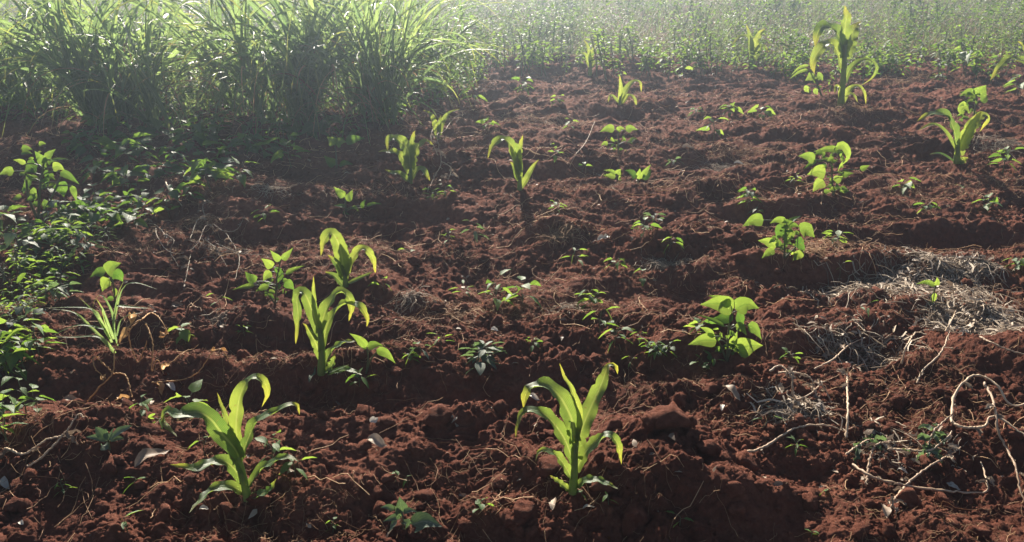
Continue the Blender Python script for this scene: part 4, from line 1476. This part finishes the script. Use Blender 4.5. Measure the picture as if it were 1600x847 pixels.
def build_verge():
    mb = MB()
    # broad leaves of the front edge and the whole strip
    N = 105000
    y0 = rng.uniform(0, 1, N) ** 2.0 * 9.0
    x = rng.uniform(-1, 1, N) * (10.0 + y0 * .8)
    left = x < -.4
    y = verge_edge(x) + y0
    y = np.where(left, y - .9, y)
    d = pn(x * .9, y * .9, 63) + .6 * pn(x * 2.6, y * 2.6, 64)
    hmax = np.clip(.50 + 1.1 * d + .01 * y0, .05, 1.0) * np.clip(.45 + y0 * 1.2, .45, 1)
    kp = d + .25 * pn(x * 6, y * 6, 67) > rng.uniform(-.45, .15, N)
    x, y, d, hmax, y0 = x[kp], y[kp], d[kp], hmax[kp], y0[kp]
    N = len(x)
    z = rng.uniform(0, 1, N) ** .6 * hmax
    B = np.stack([x, y, z + .03], 1)
    a = rng.uniform(0, 6.28, N)
    D = np.stack([np.cos(a), np.sin(a), rng.normal(.15, .4, N)], 1)
    Nn = np.stack([rng.normal(0, .55, N), rng.normal(0, .55, N), np.ones(N)], 1)
    L = rng.uniform(.016, .055, N) * np.where(pn(x * 2.2, y * 2.2, 68) > .15, 1.35, 1)
    leaflets(mb, B, D, Nn, L, L * rng.uniform(.35, .6, N), np.clip(.5 + .9 * pn(x * 1.7, y * 1.7, 66) + rng.normal(0, .22, N), 0, 1), .3)
    o = mb.obj('undergrowth', M['weed'])
    tag(o, 'dense leafy green undergrowth along the far edge of the field', 'undergrowth', kind='stuff')
    mb = MB()
    N = 75000
    y0 = rng.uniform(0, 1, N) ** 1.25 * 16.0 + .15
    x = rng.uniform(-1, 1, N) * (9.5 + y0 * .95)
    y = verge_edge(x) + y0
    y = np.where(x < -.4, y - .8, y)
    d = pn(x * .6, y * .6, 65)
    keep = d > rng.uniform(-.75, .35, N)
    x, y, y0 = x[keep], y[keep], y0[keep]
    N = len(x)
    L = rng.uniform(.18, .6, N) * np.clip(.4 + y0 * .5, .4, 1.15) * np.clip(1 + 1.6 * pn(x * 1.1, y * 1.1, 69), .5, 1.8)
    a = rng.uniform(0, 6.28, N)
    K = 5
    e0 = rng.uniform(.9, 1.5, N)
    bend = rng.uniform(.2, 1.9, N)
    P = np.zeros((N, K, 3))
    P[:, 0] = np.stack([x, y, np.full(N, .02)], 1)
    wind = .35
    for j in range(1, K):
        e = e0 - bend * (j / (K - 1)) ** 1.3
        stp = np.stack([np.cos(a) * np.cos(e) + wind * .25, np.sin(a) * np.cos(e), np.sin(e)], 1)
        P[:, j] = P[:, j - 1] + stp * (L / (K - 1))[:, None]
    P[:, :, 2] = np.maximum(P[:, :, 2], .02)
    W = (rng.uniform(.004, .011, N) * np.clip(.8 + y0 * .05, .8, 1.6))[:, None] * np.array([.7, 1, .9, .6, .1])[None, :]
    side = norm(np.stack([-np.sin(a) + rng.normal(0, .4, N), np.cos(a) + rng.normal(0, .4, N), rng.normal(0, .3, N)], 1))
    ribbons(mb, P, W, side, rng.uniform(0, 1, N))
    o = mb.obj('wild_grass', M['grass'])
    tag(o, 'pale wild grass and weeds spreading away beyond the field', 'grass', kind='stuff')
    # dry seed stalks leaning through the grass
    mb = MB()
    N = 5200
    y0 = rng.uniform(0, 1, N) * 13 + .8
    x = rng.uniform(-1, 1, N) * (9 + y0 * .9)
    y = verge_edge(x) + y0
    a = rng.normal(.5, .9, N)
    L = rng.uniform(.35, .75, N)
    e0 = rng.uniform(.7, 1.45, N)
    P = np.zeros((N, 5, 3))
    P[:, 0] = np.stack([x, y, np.full(N, .05)], 1)
    for j in range(1, 5):
        e = e0 - .35 * j / 4
        P[:, j] = P[:, j - 1] + np.stack([np.cos(a) * np.cos(e), np.sin(a) * np.cos(e), np.sin(e)], 1) * (L / 4)[:, None]
    strands(mb, P, rng.uniform(.0012, .0026, N), rng.uniform(.3, 1, N))
    o = mb.obj('seed_stalks_grass', M['greystraw'])
    tag(o, 'thin pale dry grass stalks leaning through the green weeds', 'dry grass', kind='stuff')
    # thicket of small leaves behind and below the canes
    mb = MB()
    N = 26000
    x = rng.uniform(-7.5, -.4, N)
    y = 6.35 + rng.uniform(0, 1, N) * 3.6 + .25 * pn(x * 1.3, x * 0, 71) + np.clip(x + 1.6, 0, 2) * .8
    d = pn(x * 1.1, y * 1.1, 72) + .6 * pn(x * 3, y * 3, 73)
    hm = np.clip(.30 + .8 * d, .05, .9)
    z = rng.uniform(0, 1, N) ** .7 * hm + .03
    a = rng.uniform(0, 6.28, N)
    D = np.stack([np.cos(a), np.sin(a), rng.normal(0, .5, N)], 1)
    Nn = np.stack([rng.normal(0, .6, N), rng.normal(0, .6, N), np.ones(N)], 1)
    L = rng.uniform(.03, .10, N)
    leaflets(mb, np.stack([x, y, z], 1), D, Nn, L, L * rng.uniform(.2, .5, N), rng.uniform(0, 1, N), .3)
    o = mb.obj('thicket_undergrowth', M['weed'])
    tag(o, 'tangle of small leaved weeds growing in among the cane grass', 'undergrowth', kind='stuff')


build_verge()


# ------------------------------------------------------------------ pulled vines, straw tufts, dead leaves
def lifted(pts, hs, n=24, jit=.004, seed=0):
    """a path over the soil at photo points, each raised by hs metres"""
    P = []
    for (px, py), h in zip(pts, hs):
        g = G(px, py)
        for _ in range(3):            # the raised point should stand over its own foot
            pass
        P.append((g.x, g.y, g.z + h))
    Q = smooth_path(P, n)
    rr = np.random.default_rng(seed)
    Q = Q + rr.normal(0, jit * .35, Q.shape)
    Q[:, 2] = np.maximum(Q[:, 2], height(Q[:, 0], Q[:, 1]) + .002)
    return Q


def withered_leaf(parent, at, size, seed, mat='deadleaf', origin=None, tint=.6):
    rr = np.random.default_rng(seed)
    mb = MB()
    a = rr.uniform(0, 6.28)
    d = np.array([math.cos(a), math.sin(a), rr.uniform(-.5, .5)])
    P = np.array([np.array(at) + d * size * u + np.array([rr.normal(0, .06), rr.normal(0, .06), rr.normal(0, .06) - .35 * u * u]) * size for u in np.linspace(0, 1, 9)])
    N = np.array([rr.normal(0, .7), rr.normal(0, .7), 1.0])
    blade(mb, P, np.tile(N, (9, 1)), size * rr.uniform(.35, .6), 'oval', rr.uniform(.6, 1.2), .12, tint, 7, seed)
    return mb.obj('withered_leaf', M[mat], parent, origin)


def vine(paths, label, r=.0035, leaves=5, mat='vine', name='dry_vine', seed=0, lsize=.03, lmat='deadleaf'):
    b = G(*paths[0][0][0])
    t = thing(name, label, 'dry vine', b, 'dry vines pulled from the field')
    rr = random.Random(seed)
    for k, (pts, hs) in enumerate(paths):
        Q = lifted(pts, hs, 44, .003, seed + k)
        mb = MB()
        rad = .85 * r * np.random.default_rng(seed * 9 + k).choice([.9, .95, 1.0, 1.0, 1.28], 44) * np.linspace(1.15, .65, 44)
        tube(mb, Q, rad, 6, .55 + rr.uniform(-.2, .3))
        mb.obj('stem', M[mat], t, b)
        for i in range(max(1, int(leaves * 1.6) // len(paths))):
            withered_leaf(t, Q[rr.randrange(3, 43)], lsize * rr.uniform(.6, 1.3), seed * 50 + k * 9 + i, lmat, b, rr.uniform(.2, .9))
    return t


vine([([(1165, 712), (1190, 712), (1240, 690), (1285, 686), (1320, 688)], [.01, .03, .05, .05, .03]),
      ([(1322, 688), (1322, 650), (1320, 605), (1322, 594)], [.01, .03, .04, .05])],
     'dry vine lying across the hollow with one upright broken end', .0042, 4, seed=1)
vine([([(1485, 668), (1482, 650), (1495, 638), (1515, 635), (1545, 642), (1570, 658), (1600, 650), (1640, 640)], [.02, .07, .10, .12, .10, .06, .05, .05]),
      ([(1525, 637), (1540, 655), (1548, 672), (1555, 695), (1568, 706), (1582, 740), (1588, 775), (1600, 790)], [.10, .08, .06, .04, .02, .03, .03, .01]),
      ([(1485, 668), (1500, 680), (1532, 683), (1548, 672), (1600, 695)], [.02, .03, .04, .05, .03])],
     'thick looping vine arched clear of the soil, thickest of the vines', .0045, 6, seed=2)
vine([([(1352, 762), (1355, 735), (1362, 722), (1385, 716)], [.01, .05, .06, .06]),
      ([(1330, 735), (1360, 758), (1410, 772), (1455, 778), (1500, 782), (1535, 782), (1537, 770), (1528, 735)], [.02, .03, .03, .03, .03, .03, .04, .03]),
      ([(1412, 772), (1425, 760), (1450, 745), (1475, 730), (1495, 720)], [.03, .03, .04, .04, .05]),
      ([(1410, 775), (1395, 790), (1385, 815)], [.03, .02, .01])],
     'tangled vine with a curled green tip and shrivelled leaves', .0038, 10, seed=3, lsize=.036)
vine([([(1445, 720), (1450, 700), (1470, 685), (1480, 680)], [.02, .05, .07, .08]),
      ([(1385, 710), (1420, 716), (1447, 722), (1470, 708), (1480, 700)], [.02, .03, .04, .05, .06]),
      ([(1320, 720), (1350, 702), (1372, 695)], [.02, .03, .02])],
     'vine with a bunch of crumpled grey green leaves at one end', .0036, 16, seed=4, lsize=.04, lmat='silver')
vine([([(1272, 582), (1300, 572), (1325, 555), (1350, 538)], [.01, .03, .05, .03]),
      ([(1408, 572), (1412, 560), (1425, 545), (1443, 541)], [.01, .05, .07, .05])],
     'straight dry stick and a bowed one lying over the dark gap', .0035, 2, seed=5)
vine([([(1432, 602), (1440, 590), (1465, 568), (1477, 542), (1476, 535)], [.01, .03, .04, .05, .05]),
      ([(1474, 532), (1482, 522), (1487, 510)], [.04, .06, .07])],
     'kinked brown vine climbing the bank below the heap', .0035, 3, seed=6)
vine([([(1528, 538), (1545, 555), (1570, 566), (1605, 572)], [.03, .05, .05, .04])],
     'smooth pale stick jutting from the heap of vines', .004, 1, seed=7)
vine([([(1200, 600), (1215, 600), (1232, 615), (1240, 635), (1262, 633), (1280, 622), (1298, 640)], [.05, .07, .06, .03, .04, .05, .02]),
      ([(1216, 590), (1240, 600), (1262, 612), (1275, 630)], [.02, .04, .05, .02])],
     'twisted vine draped over the crumbling soil edge', .0036, 8, seed=8, lsize=.035)
vine([([(245, 365), (248, 380), (262, 400), (285, 405), (310, 395), (322, 370), (335, 362)], [.03, .04, .03, .03, .04, .05, .04]),
      ([(262, 378), (245, 360), (222, 355), (222, 345)], [.03, .03, .03, .04]),
      ([(300, 405), (295, 430), (288, 455)], [.03, .03, .01]),
      ([(322, 385), (340, 400), (355, 420)], [.04, .03, .01]),
      ([(335, 362), (352, 372), (372, 370), (385, 355)], [.04, .04, .04, .06]),
      ([(355, 375), (375, 410), (368, 440)], [.04, .03, .01]),
      ([(340, 390), (380, 405), (420, 402)], [.03, .03, .01]),
      ([(262, 378), (275, 392), (268, 402), (280, 420)], [.04, .05, .03, .01]),
      ([(300, 385), (312, 360), (330, 350)], [.04, .06, .06]),
      ([(322, 350), (320, 340), (326, 332)], [.04, .06, .07])],
     'grey tangle of pulled roots on the shaded soil', .0022, 22, 'greystraw', seed=9, lsize=.045)
vine([([(262, 300), (268, 310), (285, 325)], [.06, .04, .01])], 'pale bent stick beneath the shaded weeds', .005, 0 + 1, seed=10, lsize=.01)
vine([([(135, 635), (160, 620), (182, 605), (190, 580), (215, 562), (235, 555)], [.01, .04, .06, .10, .14, .15]),
      ([(182, 605), (158, 593), (156, 605), (170, 610)], [.06, .09, .08, .05]),
      ([(235, 555), (248, 545), (260, 548), (272, 560)], [.15, .16, .14, .10]),
      ([(232, 555), (212, 565), (215, 580), (222, 588), (238, 570)], [.15, .12, .08, .06, .10]),
      ([(240, 558), (247, 575), (240, 595), (250, 585), (258, 595)], [.14, .10, .04, .06, .03]),
      ([(180, 607), (200, 605), (208, 625)], [.06, .05, .01])],
     'orange dried grass stalk broken over above the shaded furrow', .0028, 6, 'orange', 'dry_stalk', seed=11, lsize=.05, lmat='orange')
vine([([(238, 602), (290, 600), (315, 590), (335, 574), (352, 575), (362, 582)], [.01, .02, .03, .06, .07, .04])],
     'single dried stalk with a bowed tip behind the torn leaf corn', .0028, 2, 'orange', 'dry_stalk', seed=12, lsize=.03, lmat='orange')
vine([([(668, 300), (680, 285), (690, 270), (684, 245), (695, 240), (712, 225), (730, 218)], [.0, .04, .08, .14, .16, .2, .2]),
      ([(685, 265), (675, 250), (678, 240)], [.1, .14, .18]),
      ([(690, 270), (705, 275), (700, 285)], [.08, .05, .01])],
     'dry twiggy weed beside the five leaved corn', .003, 8, 'vine', 'dry_stalk', seed=13, lsize=.05)
vine([([(890, 262), (900, 250), (915, 240), (928, 218)], [.0, .04, .08, .14])],
     'long leaning dry stalk in the middle of the upper field', .003, 2, 'vine', 'dry_stalk', seed=14, lsize=.03)
vine([([(10, 705), (40, 718), (60, 712), (80, 700), (115, 685)], [.01, .02, .03, .03, .01]),
      ([(45, 735), (70, 722), (110, 690), (130, 674), (138, 676)], [.01, .02, .04, .06, .05])],
     'dry twig with a dark pod lying on the slope below weeds', .0035, 3, 'vine', 'dry_stalk', seed=15, lsize=.06)


def tuft(px, py, n, size_px, L, label, seed, mat='straw', name='dry_grass_tuft', cat='dry tuft', flat_=.5, r=(.0006, .0014), green=0):
    b = G(px, py)
    s = pxm(*b)
    rr = np.random.default_rng(seed)
    x = b.x + rr.normal(0, size_px[0] * s * .5, n)
    y = b.y + rr.normal(0, size_px[1] * s * .8, n)
    keep = pn(x * 7, y * 9, seed % 50) + .5 * pn(x * 19, y * 19, seed % 37) > rr.uniform(-.45, .25, n)
    x, y = x[keep], y[keep]
    n = len(x)
    z = height(x, y)
    K = 7
    a = rr.uniform(0, 6.28, n)
    e = rr.uniform(-.2, 1.2, n) * (1 - flat_) + .15
    l = rr.uniform(L[0], L[1], n)
    P = np.zeros((n, K, 3))
    pile = np.clip(.25 + 1.3 * pn(x * 5, y * 7, seed % 41 + 3), .05, 1) * size_px[2] * s
    P[:, 0] = np.stack([x, y, z + rr.uniform(0, 1, n) * pile], 1)
    for j in range(1, K):
        a = a + rr.normal(0, .45, n)
        e = e - rr.uniform(.05, .5, n)
        P[:, j] = P[:, j - 1] + np.stack([np.cos(a) * np.cos(e), np.sin(a) * np.cos(e), np.sin(e) * .8], 1) * (l / (K - 1))[:, None]
    gz = height(P[:, :, 0].ravel(), P[:, :, 1].ravel()).reshape(n, K)
    P[:, :, 2] = np.maximum(P[:, :, 2], gz + .002 + (rr.uniform(0, 1, (n, 1)) * pile[:, None]) * .5)
    mb = MB()
    strands(mb, P, rr.uniform(r[0], r[1], n), rr.uniform(0, 1, n))
    o = mb.obj(name, M[mat], None, b)
    o.location = b
    tag(o, label, cat, 'tufts of dry grass and roots' if cat == 'dry tuft' else 'heaps of pulled weeds')
    return o


tuft(880, 372, 420, (32, 8, 18), (.04, .11), 'sunlit dry grass tuft crowning a dark clod, yellowest of the tufts', 801, 'straw')
tuft(1035, 415, 340, (30, 8, 16), (.04, .10), 'dry grass tuft over a dark hollow near the centre of the field', 802, 'greystraw')
tuft(640, 470, 120, (40, 10, 8), (.04, .12), 'thin scatter of pale roots behind the bushy corn', 803, 'greystraw')
tuft(700, 500, 240, (46, 16, 10), (.05, .14), 'loose patch of thin roots on lit crumbs', 804, 'straw')
tuft(420, 295, 160, (36, 6, 12), (.06, .16), 'greyish straw wisp on shaded soil', 805, 'greystraw')
tuft(335, 392, 200, (44, 14, 10), (.05, .16), 'wispy grey root mat around the pulled tangle', 831, 'greystraw')
tuft(310, 345, 140, (40, 6, 12), (.06, .16), 'root mat edge sticking out of the shaded bank', 806, 'straw')
tuft(1330, 170, 160, (40, 8, 12), (.08, .2), 'straw around the foot of the tallest corn', 807, 'straw')
tuft(1420, 125, 340, (50, 10, 24), (.1, .3), 'mound of brown straw in front of the weedy verge', 808, 'straw')
tuft(1560, 225, 320, (50, 18, 14), (.08, .2), 'patch of pale straw beyond the spreading corn', 809, 'greystraw')
tuft(1260, 395, 300, (60, 14, 10), (.06, .2), 'straw strands trailing around a round leaved bean plant', 810, 'straw')
tuft(1330, 385, 220, (50, 14, 10), (.08, .25), 'long straw strands sloping down the lit bank', 811, 'straw')
tuft(1180, 245, 260, (70, 20, 8), (.06, .18), 'straw spread across the upper field', 812, 'straw')
tuft(860, 190, 300, (80, 18, 8), (.06, .2), 'dull straw litter heap on the far soil', 813, 'straw')
tuft(1120, 265, 200, (40, 10, 8), (.05, .16), 'curl of straw roots left on a clod', 814, 'greystraw')
tuft(340, 500, 60, (20, 8, 6), (.05, .12), 'few pale grass bits poking from the lit soil', 815, 'greystraw')
tuft(880, 480, 120, (30, 12, 8), (.04, .1), 'small mat of roots near the compact bushy weed', 816, 'greystraw')

# the heaps of pulled weeds and vines
for (px, py, n, sz, L, lab, sd) in [
    (1420, 455, 800, (120, 24, 16), (.06, .30), 'largest grey heap of pulled vines and straw on the bank', 821),
    (1530, 505, 480, (75, 30, 16), (.06, .24), 'heap of withered vines trailing down beside the bank', 822),
    (1330, 560, 170, (70, 26, 14), (.05, .2), 'dark loose heap of roots hanging into the hollow', 823),
    (1240, 640, 110, (45, 20, 12), (.05, .16), 'draped mat of withered stems on the soil edge', 824),
    (1400, 690, 60, (80, 30, 6), (.03, .10), 'scattered heap of straw and husks among the looping vines', 825),
    (1490, 420, 260, (60, 10, 14), (.06, .2), 'ridge of dry weeds at the top of the bank', 826),
]:
    o = tuft(px, py, int(n * 2.2), sz, L, lab, sd, 'greystraw', 'weed_heap', 'weed heap', .65, (.0007, .0024))
    b = G(px, py)
    s = pxm(*b)
    rr = np.random.default_rng(sd)
    m = n // 3
    x = b.x + rr.normal(0, sz[0] * s * .5, m)
    y = b.y + rr.normal(0, sz[1] * s * .8, m)
    z = height(x, y) + rr.uniform(0, 1, m) * sz[2] * s * .7 + .004
    a = rr.uniform(0, 6.28, m)
    mb = MB()
    D = np.stack([np.cos(a), np.sin(a), rr.normal(0, .5, m)], 1)
    Nn = np.stack([rr.normal(0, .8, m), rr.normal(0, .8, m), np.ones(m)], 1)
    Ls = rr.uniform(.015, .045, m)
    leaflets(mb, np.stack([x, y, z], 1), D, Nn, Ls, Ls * rr.uniform(.3, .6, m), rr.uniform(0, 1, m), .4)
    lf = mb.obj('withered_leaves', M['deadleaf'], o, b)
    mb = MB()
    m = n // 3
    x = b.x + rr.normal(0, sz[0] * s * .55, m)
    y = b.y + rr.normal(0, sz[1] * s * .9, m)
    a = rr.uniform(0, 6.28, m)
    l = rr.uniform(.04, .16, m)
    P = np.zeros((m, 5, 3))
    for j in range(5):
        u = (j - 2) / 4
        P[:, j, 0] = x + np.cos(a + u * .5) * l * u
        P[:, j, 1] = y + np.sin(a + u * .5) * l * u
    P[:, :, 2] = height(P[:, :, 0].ravel(), P[:, :, 1].ravel()).reshape(m, 5)
    P[:, :, 2] = P[:, :, 2].mean(1, keepdims=True) * .6 + P[:, :, 2] * .4 + .006 + rr.uniform(0, 1, (m, 1)) * sz[2] * s * .6 + rr.normal(0, .008, (m, 5))
    sd_ = norm(np.stack([-np.sin(a), np.cos(a), rr.normal(0, .6, m)], 1))
    ribbons(mb, P, rr.uniform(.003, .009, m)[:, None] * np.array([.6, 1, 1, .9, .4])[None], sd_, rr.uniform(.1, 1, m))
    mb.obj('straw_strips', M['greystraw'], o, b)


def dead_leaf(px, py, size_px, ang, label, mat='deadleaf', wr=.45, seed=0, lift=.01, tint=.6, name='dead_leaf', cat='dead leaf'):
    b = G(px, py)
    s = pxm(*b)
    l = size_px * s
    rr = np.random.default_rng(seed + int(px))
    d = np.array([math.cos(R(ang)), math.sin(R(ang)), 0])
    P = np.array([np.array(b) + d * l * (u - .5) * 1.0 + np.array([0, 0, lift + .12 * l * math.sin(u * 5 + seed)]) for u in np.linspace(0, 1, 12)])
    g = height(P[:, 0], P[:, 1])
    P[:, 2] = np.maximum(P[:, 2], g + .006)
    mb = MB()
    N = np.array([rr.normal(0, .25), -.25 + rr.normal(0, .25), 1.0])
    blade(mb, P, np.tile(N, (12, 1)), l * wr, 'oval', .5, .08, tint, 7, seed)
    o = mb.obj(name, M[mat], None, b)
    o.location = b
    tag(o, label, cat, 'dead leaves and scraps on the soil')


dead_leaf(590, 700, 38, -25, 'curled dead leaf with a folded pale end on lit soil', lift=.02, tint=.75)
dead_leaf(240, 722, 60, 60, 'long brown corn husk with a pale lower end', wr=.35, lift=.02, tint=.3)
dead_leaf(113, 630, 30, 0, 'flat oval purple grey dead leaf in the dark furrow', tint=.3)
dead_leaf(278, 483, 22, -5, 'small dark shiny scrap on the lit soil', wr=.5, tint=0)
dead_leaf(268, 608, 24, -40, 'clean white flat scrap behind the torn leaf corn', 'white', .45, tint=.9)
dead_leaf(1142, 622, 38, -60, 'greyish dry leaf standing on the shaded soil edge', lift=.02, tint=.5)
dead_leaf(1128, 640, 24, 70, 'small white scrap next to a greyish dry leaf', 'white', .3, tint=.8)
dead_leaf(835, 625, 20, -35, 'white oval scrap behind a drooping corn leaf', 'white', .4, tint=.7)
dead_leaf(773, 520, 12, 0, 'tiny white chip in the middle of the soil', 'white', .7, tint=.9)
dead_leaf(585, 662, 14, 30, 'bright white chip above the curled dead leaf', 'white', .8, tint=.9)
dead_leaf(1488, 766, 22, -15, 'pale rounded leaf among the looping vines', 'white', .5, tint=.5)
dead_leaf(1410, 740, 16, -40, 'pinkish white sliver below the looping vines', 'white', .35, tint=.5)
dead_leaf(1380, 805, 36, 70, 'grey skeleton leaf hanging at the vine end', lift=.02, tint=.6)
dead_leaf(1075, 233, 20, 10, 'round pale dead leaf on a far clod', tint=.6)
dead_leaf(1155, 258, 18, -5, 'thin white dead leaf on the far crumbs', 'white', .35)
dead_leaf(865, 800, 34, 80, 'bent pale root stub below the lone mound corn', lift=.03, tint=.8, wr=.4)
dead_leaf(920, 797, 22, 20, 'crossed pale leaf scrap in front of a corn stalk', 'white', .3)
dead_leaf(400, 448, 18, 20, 'small shaded grey leaf under the leafy bean', tint=.4)
dead_leaf(943, 378, 26, 35, 'pale folded leaf beside the yellow dry tuft', 'white', .4, tint=.3)
dead_leaf(10, 760, 30, -40, 'whitish torn husk at the foot of the slope', 'white', .4, tint=.4)
dead_leaf(35, 822, 10, -30, 'tiny white chip on lit crumbs below the slope', 'white', .7)
dead_leaf(320, 800, 14, 10, 'little crumpled pale scrap in front of the torn leaf corn', 'white', .6, tint=.3)
dead_leaf(490, 600, 34, 85, 'pale green dry stalk stub below the bushy corn', 'silver', .2, lift=.03)

# the biggest clods stand apart as things of their own
CL = [
    ((1045, 655), .052, 'large rounded clod with a lit crown, bigger of a touching pair'),
    ((1018, 665), .036, 'smaller clod touching a larger rounded clod'),
    ((1105, 705), .030, 'flat topped clod with a pale cap'),
    ((1060, 632), .034, 'clod in shadow behind the touching pair'),
    ((500, 740), .030, 'smooth reddish clod right of the torn leaf corn'),
    ((815, 800), .034, 'rough clod half sunk below the lone mound corn'),
    ((985, 815), .045, 'broad clod with a lit rim in front of the field'),
    ((860, 735), .032, 'dark clod in the shade left of a corn stalk'),
    ((690, 655), .040, 'lit clod beside the ridged shoe print'),
    ((1165, 725), .034, 'dark angular clod near the vine with a broken end'),
]
for i, (p, r, lab) in enumerate(CL):
    b = G(*p)
    V, Fq = lump_shape(2, 70 + i, .8)
    W = []
    for v in V:
        q = Vector(v) * 5 + Vector((i, 0, 0))
        W.append(v * (1 + .12 * mnoise.noise(q) + .06 * mnoise.noise(q * 2.3)))
    W = np.array(W) * r * np.array([1.15, 1, .85])
    o = mesh_np('soil_clod', W, Fq, M['soil'])
    o.location = b + Vector((0, 0, r * .25))
    o.rotation_euler.z = i * 1.3
    tag(o, lab, 'soil clod', 'large soil clods')

# ------------------------------------------------------------------ haze volume added to stand in for lens glare below the sun
def build_glare_haze():
    import bmesh
    bm = bmesh.new()
    bmesh.ops.create_cube(bm, size=1)
    me = bpy.data.meshes.new('haze')
    bm.to_mesh(me)
    bm.free()
    o = bpy.data.objects.new('haze', me)
    COL.objects.link(o)
    o.dimensions = (1, 1, 1)
    o.scale = (1300, 760, 4.4)
    o.location = (0, 345, .95)
    m, N, L = nt('haze')
    out = N.new('ShaderNodeOutputMaterial')
    v = N.new('ShaderNodeVolumePrincipled')
    v.inputs['Color'].default_value = (.66, .80, 1, 1)
    v.inputs['Density'].default_value = .0135
    v.inputs['Anisotropy'].default_value = .86
    L.new(v.outputs[0], out.inputs['Volume'])
    me.materials.append(m)
    o['kind'] = 'stuff'
    o['label'] = 'thin haze added to stand in for lens glare towards the sun'
    o['category'] = 'haze'


build_glare_haze()
